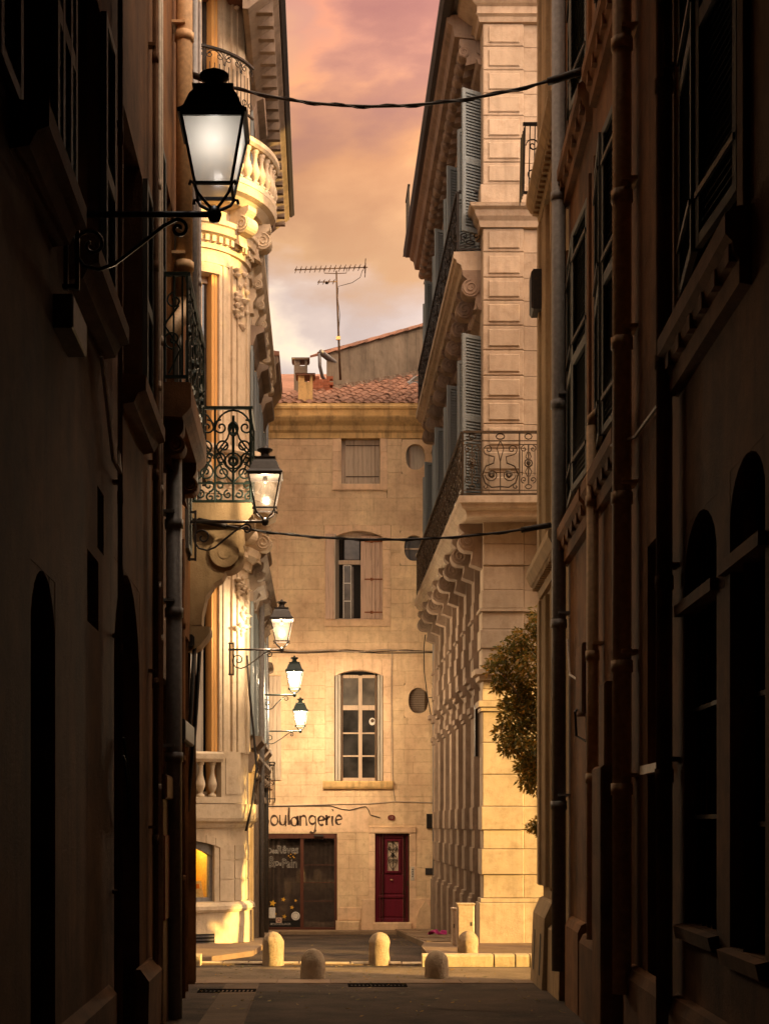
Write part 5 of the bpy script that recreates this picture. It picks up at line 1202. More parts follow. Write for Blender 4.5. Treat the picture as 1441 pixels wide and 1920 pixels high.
MB(FL).prof([(0, -.6), (.06, -.6), (.06, .35), (0, .42)], 8.6, 10.9).build('plinth', 'brown_plaster', lh); MB(FL).prof([(0, -.7), (.10, -.7), (.12, .25), (.04, .36), (0, .36)], 12.6, SPL-.02).build('plinth', 'brown_plaster', lh)
def pipe(par, fr, u, z0, z1, r, mat, w=None, joints=(), n=8, name='downpipe'):
    w = w if w is not None else r+.035
    p_ = MB(fr).tube([fr.p(u, z0, w), fr.p(u, z1, w)], r, n).build(name, mat, par)
    for z_ in joints:
        MB(fr).tube([fr.p(u, z_-.05, w), fr.p(u, z_+.05, w)], r*1.16, n).build('collar', mat, p_)
        MB(fr).box(u-r*1.3, u+r*1.3, z_-.015+.12, z_+.015+.12, 0, w+r*.2).build('bracket', mat, p_)
    return p_
pipe(lh, FL, YL(212), -.3, 12, .022, 'brown_plaster', joints=(1, 3, 4.2, 5.5, 7), n=6, name='conduit')
pipe(lh, FL, YL(279), -.4, 12, .03, 'brown_plaster', joints=(1.5, 3, 5, 7, 9), n=6, name='conduit'); pipe(lh, FL, YL(289), -.4, 12, .018, 'cable_pale', joints=(2, 4, 6, 8), n=6, name='conduit')
MB(FL).box(YL(100), YL(128), lz(642, 114), lz(580, 114), 0, .12, c=.01).build('meter_box', 'zinc', lh)
MB(FL).tube([FL.p(YL(180), 5.0, .04), FL.p(YL(200), 4.4, .05), FL.p(YL(206), 4.35, .08), FL.p(YL(213), 4.6, .04)], .015, 5).build('loose_cable', 'cable_pale', lh)
MB(FL).tube([FL.p(YL(225), 2.35, .03), FL.p(YL(228), 2.0, .07), FL.p(YL(232), 1.7, .05), FL.p(YL(226), 2.0, .06), FL.p(YL(222), 2.2, .04)], .014, 5).build('loose_cable', 'cable_black', lh)

l2 = thing('balcony_house', 'house at the alley mouth with a green iron balcony on a stone scroll', 'house', (-4, 16.5, ground(16.5)))
LE = 19.6
H_l2 = [(14.9, 16.3, 6.05, 8.6), (18.3, 19.4, 5.1, 7.7), (14.6, 15.9, .9, 3.2), (16.3, 17.3, -.5, 2.5)]
RCS = 4.02   # the ground floor steps back at the corner under the scroll
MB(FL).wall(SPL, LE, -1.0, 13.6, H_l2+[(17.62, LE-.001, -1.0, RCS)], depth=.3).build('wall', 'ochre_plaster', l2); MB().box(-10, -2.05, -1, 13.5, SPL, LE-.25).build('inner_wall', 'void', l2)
MB(FL).box(17.3, LE-.02, -1.0, RCS+.1, -.5, -.298).build('recessed_wall', 'ochre_plaster', l2)
MB().box(-10, -1.71, RCS, 13.6, LE-.22, LE-.002).build('end_wall', 'ochre_plaster', l2)
for h in H_l2:
    a, b_, c, d = h; w_ = MB(FL).box(a, b_, c, d, -.29, -.24).build('window', 'glass_dark', l2)
    MB(FL).box(a, a+.07, c, d, -.24, -.17).box((a+b_)/2-.05, (a+b_)/2+.05, c, d, -.24, -.17).box(b_-.07, b_, c, d, -.24, -.17).build('frame', 'dark_door', w_)
    if c > 4:
        for (p, q) in ((a-.52, a-.01), (b_+.01, min(b_+.52, LE-.02))):
            if q-p > .3: louvre(l2, FL, p, q, c, d, .05, 'slate_shutter')
# stone slab balcony, iron rail
zt = lz(722, 300); zb2 = lz(786, 300); y0 = YL(298)
MB(FL).prof([(-.05, zb2), (.24, zb2), (.30, zb2+.06), (.33, zb2+.1), (.33, zt-.02), (.31, zt), (-.05, zt)], y0, y0+2.3).build('balcony_slab', 'ochre_plaster', l2)
for u_ in (y0+.25, y0+2.0): console_scroll(FL, u_, .2, -.02, .26, zb2, zb2-.5, .1, 'ochre_plaster', l2)
FLo = Fr(FL.p(0, 0, .29), FL.u, FL.n)
railing(l2, FLo, y0+.03, y0+2.27, zt+.02, zt+1.12, 0, 'green_iron', wide=.7, nar=.35)
FLe = Fr(FL.p(y0+.04, 0, 0), FL.n, (0, -1, 0)); eb = MB(FLe).box(.0, .29, zt+1.10, zt+1.14, -.02, .02).box(0, .29, zt+.05, zt+.08, -.015, .015)
for k in range(3): eb.wtube([(.06+.09*k, zt+.06), (.06+.09*k, zt+1.12)], 0, .011, 5)
eb.wtube(spiral(.16, zt+.85, .09, 1.3, PI/2), 0, .010, 5); eb.wtube(spiral(.14, zt+.45, .10, 1.3, -PI/2, -1), 0, .010, 5); eb.wtube([(.2, zt+.8), (.05, zt+.6), (.22, zt+.35), (.1, zt+.1)], 0, .012, 5); eb.build('end_rail', 'green_iron', l2)
# pipes on this house
p_ = pipe(l2, FL, YL(324), lz(560, 324), 13.4, .095, 'cream_pipe', joints=(lz(500, 324), lz(70, 324)))
MB(FL).tube([FL.p(YL(324), lz(562, 324), .13), FL.p(YL(324)-.02, lz(580, 324), .13), FL.p(YL(312), lz(605, 312), .11), FL.p(YL(306), lz(640, 306), .06)], .092, 8).build('elbow', 'cream_pipe', p_)
pipe(l2, FL, YL(306)-.05, -.4, lz(790, 306), .085, 'grey_pipe', joints=(lz(1420, 306), lz(1150, 306), lz(985, 306)))
pipe(l2, FL, YL(350), 5.9, 13.4, .055, 'zinc', joints=(8, 10.5)); pipe(l2, FL, YL(292), -.4, 13.3, .022, 'cable_pale', joints=(2, 3.5, 5, 6.5), n=6, name='conduit'); pipe(l2, FL, YL(333), -.4, 5.0, .03, 'ochre_plaster', joints=(1, 2.4, 4), n=6, name='conduit')
pipe(l2, FL, 19.3, 4.1, 13.0, .03, 'grey_pipe', joints=(6, 9), n=6, name='conduit')
# shop pilaster with flaking red paint
sp_ = MB(FL).box(YL(292), YL(318), -.7, 2.1, 0, .07, c=.01).build('shop_pilaster', 'shop_frame', l2)
MB(FL).box(YL(294), YL(315), lz(1720, 305), lz(1565, 305), .07, .085, c=.012).build('red_panel', 'enamel_red', sp_); MB(FL).box(YL(291), YL(319), 1.9, 2.15, .07, .12, c=.02).build('cap', 'shop_frame', sp_)
MB(FL).box(16.2, 17.5, 2.6, 2.85, 0, .14, c=.02).build('shop_fascia', 'dark_door', l2)
# folded black awning hanging by the shop
FLa = Fr(FL.p(0, 0, -.16), FL.u, FL.n)
aw = thing('folded_awning', 'folded black awning arms hanging below the stone scroll', 'awning', FL.p(18.6, 1.9, -.1))
zt_ = gz(1195, 18.8)
MB(FLa).box(18.5, 19.3, zt_-.16, zt_, .0, .22, c=.03).build('cassette', 'iron', aw)
MB(FLa).tube([FLa.p(18.6, zt_-.1, .22), FLa.p(18.6, zt_-1.1, .16), FLa.p(18.62, zt_-2.0, .06)], .03, 6).build('arm', 'iron', aw); MB(FLa).tube([FLa.p(19.2, zt_-.1, .24), FLa.p(19.2, zt_-1.1, .18), FLa.p(19.2, zt_-2.3, .07)], .03, 6).build('arm', 'iron', aw)
cl_ = MB(FLa).prof([(.03, zt_-.1), (.16, zt_-.1), (.14, zt_-.9), (.08, zt_-1.5), (.03, zt_-1.6)], 18.66, 19.14).build('folded_cloth', 'iron', aw)
# green wrought balcony with its stone scroll console
gy0 = 18.55; gw = gx(474, gy0)-FL.p(gy0, 0, 0).x; gt_, gb_ = gz(765, gy0), gz(945, gy0)
MB(FL).prof([(-.05, gz(985, gy0)), (gw*.86, gz(985, gy0)), (gw*.95, gz(972, gy0)), (gw*1.0, gz(965, gy0)), (gw*1.0, gz(948, gy0)), (gw*.98, gz(944, gy0)), (-.05, gz(944, gy0))], gy0-.05, LE-.02).build('balcony_slab', 'buff_plaster', l2)
FG = Fr(FL.p(gy0, 0, 0), FL.n, (0, -1, 0))
gr_ = MB(FG).box(.0, gw, gt_-.02, gt_+.02, -.025, .025).build('end_railing', 'green_iron', l2)
MB(FG).box(.0, gw, gb_+.26, gb_+.28, -.015, .015).build('middle_rail', 'green_iron', gr_); MB(FG).box(0, gw, gb_+.02, gb_+.05, -.015, .015).build('bottom_rail', 'green_iron', gr_)
g1 = MB(FG); H = gt_-gb_; r_ = .013; W = gw
for u_ in (.02, W*.40, W-.03): g1.wtube([(u_, gb_), (u_, gt_)], 0, .016, 5)
for (c_, hw) in ((W*.69, W*.29), (W*.08, W*.30)):
    g1.wtube([(c_+hw*math.cos(PI*k/12), gt_-.30+.27*math.sin(PI*k/12)) for k in range(13)], 0, r_, 5)
    g1.wtube([(c_, gb_+.05), (c_, gt_-.1)], 0, .02, 5)
    g1.wtube(superell(c_, gt_-.27, .055, .08, 10, 2), 0, .022, 5, True); g1.wtube(superell(c_, gb_+H*.45, .05, .05, 10, 2), 0, .024, 5, True); g1.wtube(superell(c_, gb_+H*.45, .105, .105, 12, 2), 0, .012, 5, True)
    for s_ in (-1, 1):
        for (cu, cv, rr, tn, a0, dd_) in ((.16, .80, .10, 1.4, PI/2, -1), (.13, .60, .10, 1.5, -PI/2, 1), (.17, .47, .09, 1.3, 0, 1), (.14, .33, .11, 1.5, PI/2, -1), (.18, .19, .08, 1.3, -PI/2, 1), (.07, .10, .06, 1.2, PI/2, -1), (.20, .07, .06, 1.2, PI/2, 1)):
            g1.wtube([(c_+s_*q[0], q[1]) for q in spiral(cu, gb_+H*cv, rr, tn, a0, dd_)], 0, r_, 5)
        g1.wtube([(c_, gt_-.18), (c_+s_*.08, gt_-.4), (c_+s_*.2, gt_-.55), (c_+s_*.10, gt_-.75), (c_, gt_-.85)], 0, r_, 5)
        g1.wtube([(c_, gb_+.28), (c_+s_*.12, gb_+.40), (c_+s_*.22, gb_+.62), (c_+s_*.08, gb_+.78)], 0, r_, 5)
g1.build('scroll_panel', 'green_iron', gr_)
railing(l2, Fr(FL.p(0, 0, gw-.03), FL.u, FL.n), gy0+.02, LE-.05, gb_, gt_, 0, 'green_iron', wide=.68, nar=.30, first='w')
# scroll console: deep drum at the front, concave tail
cu_ = gx(424, gy0)-FL.p(gy0, 0, 0).x; cv_ = gz(1036, gy0); cr_ = .235
out = [(-.03, gz(984, gy0)), (cu_+cr_*.95, gz(984, gy0)), (cu_+cr_, cv_+.12)]+[(cu_+cr_*math.cos(a), cv_+cr_*math.sin(a)) for a in [R(20-16*k) for k in range(8)]]+[(cu_-.02, cv_-cr_-.02), (cu_-.06, cv_-cr_-.10), (cu_-.16, cv_-cr_-.16), (cu_-.26, cv_-cr_-.32), (cu_-.31, cv_-cr_-.55), (cu_-.32, cv_-cr_-.70), (-.03, cv_-cr_-.72)]
cm_ = MB(FL).prof(out, gy0+.02, gy0+.42)
for rr, ww in ((cr_*.82, .02), (cr_*.35, .03)): cm_.prof([(cu_-.02+rr*math.cos(a), cv_+rr*math.sin(a)) for a in [2*PI*k/24 for k in range(24)]], gy0-.004-ww*.6, gy0+.02)
cm_.build('scroll_console', 'buff_plaster', l2)
MB(FL).prof([(-.31, cv_-cr_-1.25), (-.1, cv_-cr_-1.1), (.12, cv_-cr_-.98), (.22, cv_-cr_-.86), (.26, cv_-cr_-.80), (.26, cv_-cr_-.73), (-.31, cv_-cr_-.72)], gy0, gy0+.5).build('corbel', 'buff_plaster', l2)
MB().add([(-1.2, SPL, 13.6), (-10, SPL, 15.5), (-10, LE+.3, 15.5), (-1.2, LE+.3, 13.6), (-1.2, SPL, 13.5), (-10, SPL, 13.4), (-10, LE+.3, 13.4), (-1.2, LE+.3, 13.5)], [(0, 1, 2, 3), (4, 7, 6, 5), (0, 4, 5, 1), (1, 5, 6, 2), (2, 6, 7, 3), (3, 7, 4, 0)]).build('roof', 'terracotta', l2)

# ------------------------------------------------------------------ right side
FRr = Fr((2.01, 0, 0), (.056, 1, 0), (-1, .056, 0))
def YR(px): return 5361/(px-749)
def rz(py, px): return gz(py, YR(px))
rh = thing('shuttered_house', 'dark ochre house with tall slate shutters and barred ground floor windows', 'house', (5, 8, ground(8)))
RS = 17.0
GW = [(YR(1341), YR(1281), .95, 3.75), (YR(1432), YR(1366), .9, 3.8), (YR(1252), YR(1212), -.4, 3.9), (YR(1116), YR(1101), 3.0, 3.55), (YR(1163), YR(1147), 2.35, 3.6), (YR(1112), YR(1098), -.4, 1.6), (3.5, 4.6, .9, 3.8)]
SW = [(12.75, 14.5, 5.35, 8.3), (15.06, 16.9, 5.35, 8.3), (8.35, 10.1, 5.35, 8.3), (4.2, 5.9, 5.35, 8.3), (0, 1.7, 5.35, 8.3), (15.1, 16.8, 9.6, 12.2), (12.8, 14.4, 9.6, 12.2)]
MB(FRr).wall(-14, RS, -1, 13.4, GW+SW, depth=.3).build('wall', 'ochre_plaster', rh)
for i, h in enumerate(SW):
    a, b_, c, d = h; m_ = (a+b_)/2
    MB(FRr).box(a, b_, c, d, -.29, -.26).build('window', 'glass_dark', rh)
    for (p, q) in ((a+.01, m_-.02), (m_+.02, b_-.01)):
        an_ = R(3+3*random.random()); first_ = p < m_-.1
        fr_ = Fr(FRr.p(p if first_ else q, 0, .02), (FRr.u*math.cos(an_)+FRr.n*math.sin(an_)) if first_ else (FRr.u*math.cos(an_)-FRr.n*math.sin(an_)), FRr.n); u0_, u1_ = (0, q-p) if first_ else (p-q, 0)
        s_ = louvre(rh, fr_, u0_, u1_, c+.02, d-.02, .02, 'slate_shutter')
        for z_ in (c+.35, (c+d)/2+.2, d-.35): MB(fr_).box(u0_+.02, u1_-.02, z_-.02, z_+.02, .016, .034).build('strap_hinge', 'iron', s_)
    MB(FRr).prof([(-.02, c-.62), (.07, c-.60), (.07, c-.46), (.10, c-.42), (.11, c-.36), (.15, c-.32), (.15, c-.2), (.08, c-.16), (-.02, c-.15)], a-.2, b_+.2).build('sill', 'ochre_plaster', rh)
    for k in range(6): MB(FRr).box(a-.1+(b_-a+.1)*k/5-.05, a-.1+(b_-a+.1)*k/5+.05, c-.46, c-.36, .06, .12).build('sill_dentil', 'ochre_plaster', rh)
    MB(FRr).box(a-.16, a-.005, c-.14, d+.16, 0, .04, c=.008).build('architrave', 'ochre_plaster', rh); MB(FRr).box(b_+.005, b_+.16, c-.14, d+.16, 0, .04, c=.008).build('architrave', 'ochre_plaster', rh)
for i, h in enumerate(GW):
    a, b_, c, d = h; w_ = MB(FRr).box(a, b_, c, d, -.29, -.25).build('window' if c > .5 else 'door', 'void' if c > .5 else 'dark_door', rh)
    if i in (0, 1, 2, 6):
        rd = (b_-a)/2; sp = MB(FRr); tp = [(a+rd-rd*math.cos(PI*k/12), d-rd*.75+rd*.75*math.sin(PI*k/12)) for k in range(13)]
        if i != 2:
            for (p, q) in zip(tp, tp[1:]): sp.add([FRr.p(p[0], p[1], -.002), FRr.p(q[0], q[1], -.002), FRr.p(q[0], d, -.002), FRr.p(p[0], d, -.002), FRr.p(p[0], p[1], -.28), FRr.p(q[0], q[1], -.28)], [(0, 1, 2, 3), (0, 4, 5, 1)])
            sp.build('arch_head', 'ochre_plaster', rh, recalc=False)
            for k in range(6): u_ = a+(b_-a)*(k+.5)/6; MB(FRr).tube([FRr.p(u_, c, -.08), FRr.p(u_, d-.1, -.08)], .013, 5).build('window_bar', 'iron', w_)
            MB(FRr).prof([(-.02, c-.12), (.05, c-.11), (.07, c-.02), (-.02, c)], a-.06, b_+.06).build('sill', 'ochre_plaster', rh); MB(FRr).box(a-.04, b_+.12, d-.62, d-.54, -.1, .05).build('transom', 'ochre_plaster', rh)
            for z_ in (c+.75, c+1.5): MB(FRr).box(a, b_, z_-.015, z_+.015, -.1, -.06).build('cross_bar', 'iron', w_)
        else:
            for k in range(3): MB(FRr).box(a+(b_-a)*k/3+.008, a+(b_-a)*(k+1)/3-.008, c, d-.9, -.25, -.22, c=.006).build('plank', 'dark_door', w_)
            MB(FRr).box(a-.02, b_+.02, 2.05, 2.12, -.2, .06).build('ledge', 'cream_pipe', w_)
def plinth(fr, par, u0, u1, zt_, w, mat):
    MB(fr).prof([(0, -.9), (w, -.9), (w, zt_-.08), (w*.6, zt_), (0, zt_+.03)], u0, u1).build('plinth', mat, par)
for (u0, u1, zt_, w) in ((13.2, 15.2, .47, .10), (10.75, 12.3, .42, .08), (7.4, 10.3, .40, .07), (-14, 7.3, .4, .07), (15.4, 16.6, .55, .09)): plinth(FRr, rh, u0, u1, zt_, w, 'ochre_plaster')
pipe(rh, FRr, YR(1190), .2, 13.2, .082, 'cream_pipe', joints=(rz(1480, 1190), rz(1250, 1190), rz(935, 1190), rz(645, 1190), rz(370, 1190), rz(85, 1190)))
pipe(rh, FRr, YR(1127), .5, rz(800, 1127), .06, 'cream_pipe', joints=(rz(1460, 1127), rz(1230, 1127), rz(940, 1127)))
MB(FRr).tube([FRr.p(YR(1127), rz(800, 1127), .09), FRr.p(YR(1127), rz(785, 1127), .09), FRr.p(YR(1130), rz(772, 1130), .03)], .06, 8).build('elbow', 'cream_pipe', rh)
pipe(rh, FRr, YR(1268), .3, 13.2, .06, 'ochre_plaster', joints=(2.0, 3.4, 5.0, 7)); pipe(rh, FRr, YR(1065), -.1, 13.2, .085, 'grey_pipe', joints=(rz(1510, 1065), rz(1170, 1065), rz(760, 1065), rz(370, 1065)))
MB(FRr).box(YR(1160), YR(1148), rz(1440, 1155), rz(1280, 1155), .0, .14, c=.02).build('meter_box', 'ochre_plaster', rh); MB(FRr).box(YR(1166), YR(1148), -.5, rz(1438, 1155), 0, .2, c=.02).build('buttress', 'ochre_plaster', rh)
MB(FRr).box(YR(1111), YR(1098), rz(1340, 1105), rz(1210, 1105), 0, .12, c=.015).build('meter_box', 'ochre_plaster', rh)
MB(FRr).tube([FRr.p(YR(1098), rz(1320, 1098), .06), FRr.p(YR(1103), rz(1335, 1103), .15), FRr.p(YR(1100), rz(1380, 1100), .12), FRr.p(YR(1106), rz(1390, 1106), .05)], .014, 5).build('loose_cable', 'cable_black', rh)
MB(FRr).tube([FRr.p(YR(1070), rz(1200, 1070), .05), FRr.p(YR(1080), rz(1265, 1080), .08), FRr.p(YR(1090), rz(1275, 1090), .05), FRr.p(YR(1108), rz(1330, 1108), .06), FRr.p(YR(1115), rz(1700, 1115), .05)], .014, 5).build('loose_cable', 'cable_pale', rh)
MB(FRr).tube([FRr.p(YR(1172), rz(835, 1172), .13), FRr.p(YR(1200), rz(820, 1200), .05), FRr.p(YR(1260), rz(740, 1260), .05)], .016, 5).build('loose_cable', 'cable_pale', rh)
EV = MB(FRr).prof([(-.1, 13.3), (.45, 13.35), (.5, 13.5), (-.1, 13.6)], -14, RS).build('eaves', 'ochre_plaster', rh)

rc = thing('arcaded_house', 'buff house at the alley mouth with fluted strips and blind arches', 'house', (6, 17.5, ground(18)))
RE = 20.0
BA_ = [(18.7, 19.15, 5.4, 9.4), (17.75, 18.2, 5.4, 9.4), (18.6, 19.1, .75, 4.4), (17.6, 18.2, .75, 4.4), (18.7, 19.2, 10.9, 13), (17.7, 18.2, 10.9, 13)]
MB(FRr).wall(RS, RE, -1.2, 13.6, BA_, depth=.16).build('wall', 'buff_plaster', rc)
for h in BA_:
    a, b_, c, d = h; rd = (b_-a)/2; sp = MB(FRr); tp = [(a+rd-rd*math.cos(PI*k/12), d-rd*1.3+rd*1.3*math.sin(PI*k/12)) for k in range(13)]
    for (p, q) in zip(tp, tp[1:]): sp.add([FRr.p(p[0], p[1], -.002), FRr.p(q[0], q[1], -.002), FRr.p(q[0], d, -.002), FRr.p(p[0], d, -.002), FRr.p(p[0], p[1], -.15), FRr.p(q[0], q[1], -.15)], [(0, 1, 2, 3), (0, 4, 5, 1)])
    sp.build('arch_head', 'buff_plaster', rc, recalc=False); MB(FRr).box(a, b_, c, d, -.16, -.13).build('blind_panel', 'buff_plaster', rc)
for (u0, u1, w) in ((19.2, 19.30, .06), (19.38, 19.48, .06), (19.56, 19.66, .06), (19.74, 19.98, .09), (18.28, 18.38, .05), (18.48, 18.56, .05), (17.3, 17.42, .05), (17.52, 17.62, .05)):
    for (z0, z1) in ((.8, 4.75), (5.35, 10.0), (10.5, 13.4)): MB(FRr).box(u0, u1, z0, z1, 0, w, c=.015).build('fluted_strip', 'buff_plaster', rc)
for z_ in (4.8, 10.05):
    MB(FRr).prof([(0, z_), (.06, z_), (.08, z_+.12), (.18, z_+.18), (.24, z_+.30), (.24, z_+.38), (0, z_+.42)], RS+.05, RE+.02).build('cornice', 'buff_plaster', rc)
    for k in range(18): MB(FRr).box(RS+.12+k*.16, RS+.20+k*.16, z_+.10, z_+.19, .05, .16).build('dentil', 'buff_plaster', rc)
MB(FRr).prof([(0, -1.1), (.20, -1.1), (.14, .42), (.05, .62), (0, .64)], 18.45, RE+.03).build('plinth', 'buff_plaster', rc); MB(FRr).prof([(0, -1.1), (.12, -1.1), (.10, .3), (0, .4)], RS+.05, 18.4).build('plinth', 'buff_plaster', rc)
for (u0, u1) in ((19.55, 19.68), (18.75, 18.9)): MB(FRr).add([FRr.p(u0, -.35, .175), FRr.p(u1, -.35, .175), FRr.p(u1, .2, .155), FRr.p(u0, .2, .155)], [(0, 1, 2, 3)]).build('cellar_slot', 'void', rc)
MB(FRr).box(19.62, 19.98, 8.75, 9.3, .04, .2, c=.03).build('wall_box', 'iron', rc)
# the house's front on the cross street, running away to the right, and the solid of both houses
E0 = FRr.p(RE, 0, 0); E1 = Vector((22, 9.6, 0)); ud = (E1-E0).normalized(); FE = Fr(E0, ud, (-ud.y, ud.x, 0))
he = [(2+3*k, 3.1+3*k, z0, z0+2.4) for k in range(5) for z0 in (.4, 5.4, 9.8)]
MB(FE).wall(0.0, 21.0, -1.2, 13.6, he, depth=.25).build('street_wall', 'buff_plaster', rc)
for h in he: MB(FE).box(*h, -.25, -.2).build('window', 'glass_dark', rc)
q0 = FRr.p(-14, 0, -.33); q1 = FRr.p(RE-.3, 0, -.33)
body = [(q0.x, q0.y), (q1.x, q1.y), (21.9, 9.2), (21.9, -14)]
MB().add([Vector((x, y, z)) for z in (-1.2, 13.5) for x, y in body], [(3, 2, 1, 0), (4, 5, 6, 7), (0, 1, 5, 4), (1, 2, 6, 5), (2, 3, 7, 6), (3, 0, 4, 7)]).build('inner_wall', 'void', rc)
ob_ = [(E0.x-.35, E0.y+.35), (22, 9.8), (22, 5), (E0.x-1.2, 5)]
MB().add([Vector((x, y, z)) for z in (13.6, 13.75) for x, y in ob_], [(3, 2, 1, 0), (4, 5, 6, 7), (0, 1, 5, 4), (1, 2, 6, 5), (2, 3, 7, 6), (3, 0, 4, 7)]).build('roof', 'terracotta', rc)
ibz = 10.5; ibr = Fr(FRr.p(RE+.05, 0, 0), (-1, 0, 0), (0, -1, 0))
ib = MB(ibr).box(-.1, .28, ibz+.98, ibz+1.02, -.02, .02).box(-.1, .28, ibz+.02, ibz+.05, -.02, .02)
for k in range(5): ib.wtube([(.27-.07*k, ibz+.03), (.27-.07*k-.02, ibz+1.0)], 0, .010, 4)
ib.wtube(spiral(.14, ibz+.7, .1, 1.4, 0), 0, .01, 4); ib.wtube(spiral(.14, ibz+.3, .1, 1.4, PI), 0, .01, 4); ib.build('corner_railing', 'iron', rc)
for k in range(5): MB(ibr).tube([ibr.p(.27, ibz+.03, -.1*k), ibr.p(.25, ibz+1.0, -.1*k)], .011, 4).build('railing_bar', 'iron', rc)
# unseen blocks added above and behind the camera to darken the alley walls
br = thing('alley_shade_block', 'unseen block added high over the alley to darken its walls', 'house', (.5, 0, 9.4))
MB().box(-2.2, 3.2, 9.4, 12.6, -14, 12.0).build('shade_box', 'brown_plaster', br)
for k in range(12): MB().box(-1.7, 2.4+.02*k, 9.18, 9.4, -13+k*1.8, -12.8+k*1.8).build('beam', 'dark_door', br)
bh = thing('rear_light_blocker', 'unseen brown block added far behind to keep light out of the alley', 'house', (0, -16, 0))
MB().box(-8, 8, -.5, 13, -20, -14.02).build('wall', 'brown_plaster', bh)
MB(Fr((0, -14.02, 0), (-1, 0, 0), (0, 1, 0))).box(-.9, .2, 0, 2.3, 0, .05).build('door', 'dark_door', bh)

# ================================================================== wall lanterns
def lantern(label, mount, arm, size, paint, glass, power, col=(1, .73, .46), lh_=.40):
    t = thing('wall_lantern', label, 'lantern', mount, 'lanterns on brackets along the left walls')
    o = Vector(mount); s_ = size
    def q(x, y, z): return o+Vector((arm+x*s_, y*s_, z*s_))
    MB().tube([o+Vector((-.02, 0, 0)), q(0, 0, 0)], .021*s_, 8).build('arm', paint, t)
    MB().lathe([(0, -.055*s_), (.035*s_, -.045*s_), (.05*s_, 0), (.035*s_, .045*s_), (0, .05*s_)], q(0, 0, 0), 14).build('ball', paint, t)
    mp_ = MB()
    for xx in (.0, .075): mp_.box(o.x+xx*s_-.012, o.x+xx*s_+.014, o.z-.50*s_, o.z+.14*s_, o.y-.015, o.y+.015)
    for zz in (-.48, .12, 0.0): mp_.box(o.x-.02, o.x+.08*s_, o.z+zz*s_-.012, o.z+zz*s_+.012, o.y-.02, o.y+.02)
    mp_.build('wall_bracket', paint, t)
    fr = Fr(o, (1, 0, 0), (0, -1, 0)); a = arm
    sc = MB(fr)
    pts = [(q_[0], q_[1]) for q_ in reversed(spiral(.17*s_, -.20*s_, .115*s_, 1.25, PI*1.15, -1))]
    pts += [(.07*s_, -.27*s_), (.12*s_, -.34*s_), (.22*s_, -.365*s_), (.32*s_, -.33*s_), (a*.50, -.20*s_), (a*.66, -.075*s_), (a*.74, -.035*s_)]
    pts += [(q_[0], q_[1]) for q_ in spiral(a*.76, -.095*s_, .062*s_, 1.3, PI*.55, -1)]
    sc.wtube(pts, 0, .0125*s_, 6); sc.build('scroll', paint, t)
    b0, b1 = .118, .200; z0, z1 = .155, .565
    cr = MB()
    for sx in (-1, 1):
        for sy_ in (-1, 1): cr.tube([q(sx*.015, sy_*.015, .03), q(sx*.05, sy_*.05, .055), q(sx*.10, sy_*.10, .10), q(sx*.125, sy_*.125, .15), q(sx*.145, sy_*.145, .155), q(sx*.15, sy_*.15, .13)], .011*s_, 6)
    cr.build('cradle', paint, t)
    fm = MB()
    for sx in (-1, 1):
        for sy_ in (-1, 1): fm.tube([q(sx*b0, sy_*b0, z0), q(sx*b1, sy_*b1, z1)], .013*s_, 4)
    for (b_, z_, r_) in ((b0, z0, .014), (b1, z1, .013)):
        c4 = [q(-b_, -b_, z_), q(b_, -b_, z_), q(b_, b_, z_), q(-b_, b_, z_)]
        for i in range(4): fm.tube([c4[i], c4[(i+1) % 4]], r_*s_, 4)
    fm.build('frame', paint, t)
    e = .006
    for i in range(4):
        c0 = [(-1, -1), (1, -1), (1, 1), (-1, 1)][i]; c1 = [(-1, -1), (1, -1), (1, 1), (-1, 1)][(i+1) % 4]
        MB().add([q(c0[0]*(b0-e), c0[1]*(b0-e), z0+e), q(c1[0]*(b0-e), c1[1]*(b0-e), z0+e), q(c1[0]*(b1-e), c1[1]*(b1-e), z1-e), q(c0[0]*(b1-e), c0[1]*(b1-e), z1-e)], [(0, 1, 2, 3)]).build('pane', glass, t, recalc=False)
    hd = MB(); prof_ = [(b1+.022, z1+.005), (b1+.026, z1+.03), (b1+.005, z1+.05), (b1-.01, z1+.065), (.152, .73), (.122, .775), (.135, .785), (.135, .80), (.05, .815)]
    vs = [q(sx*r_, sy_*r_, z_) for r_, z_ in prof_ for sx, sy_ in ((-1, -1), (1, -1), (1, 1), (-1, 1))]; k = len(prof_)
    fs = [(4*j+i, 4*j+(i+1) % 4, 4*j+4+(i+1) % 4, 4*j+4+i) for j in range(k-1) for i in range(4)]+[tuple(range(4*k-4, 4*k)), (3, 2, 1, 0)]
    hd.add(vs, fs); hd.build('hood', paint, t)
    MB().lathe([(r_*s_, z_*s_) for r_, z_ in ((.10, .80), (.085, .815), (.055, .84), (.052, .865), (.07, .885), (.095, .90), (.10, .915), (.085, .925), (.03, .935), (.022, .96), (0, .975))], q(0, 0, 0), 16).build('finial', paint, t)
    MB().lathe([(0, -.05*s_), (.028*s_, -.035*s_), (.034*s_, 0), (.02*s_, .04*s_), (.02*s_, .07*s_), (0, .07*s_)], q(0, 0, .535), 10).build('lamp_holder', paint, t)
    ld = bpy.data.lights.new('lamp_light', 'POINT'); ld.energy = power; ld.color = col; ld.shadow_soft_size = .035*s_
    lo = bpy.data.objects.new('lamp_light', ld); COL.objects.link(lo); lo.parent = t; lo.location = Vector((arm, 0, lh_*s_))
    return t
Y1, Y2 = 8.75, 18.1
def lm_at(px, py, Y, s_, mx): b_ = at(px, py, Y); return (Vector((mx, Y, b_.z)), b_.x-mx)
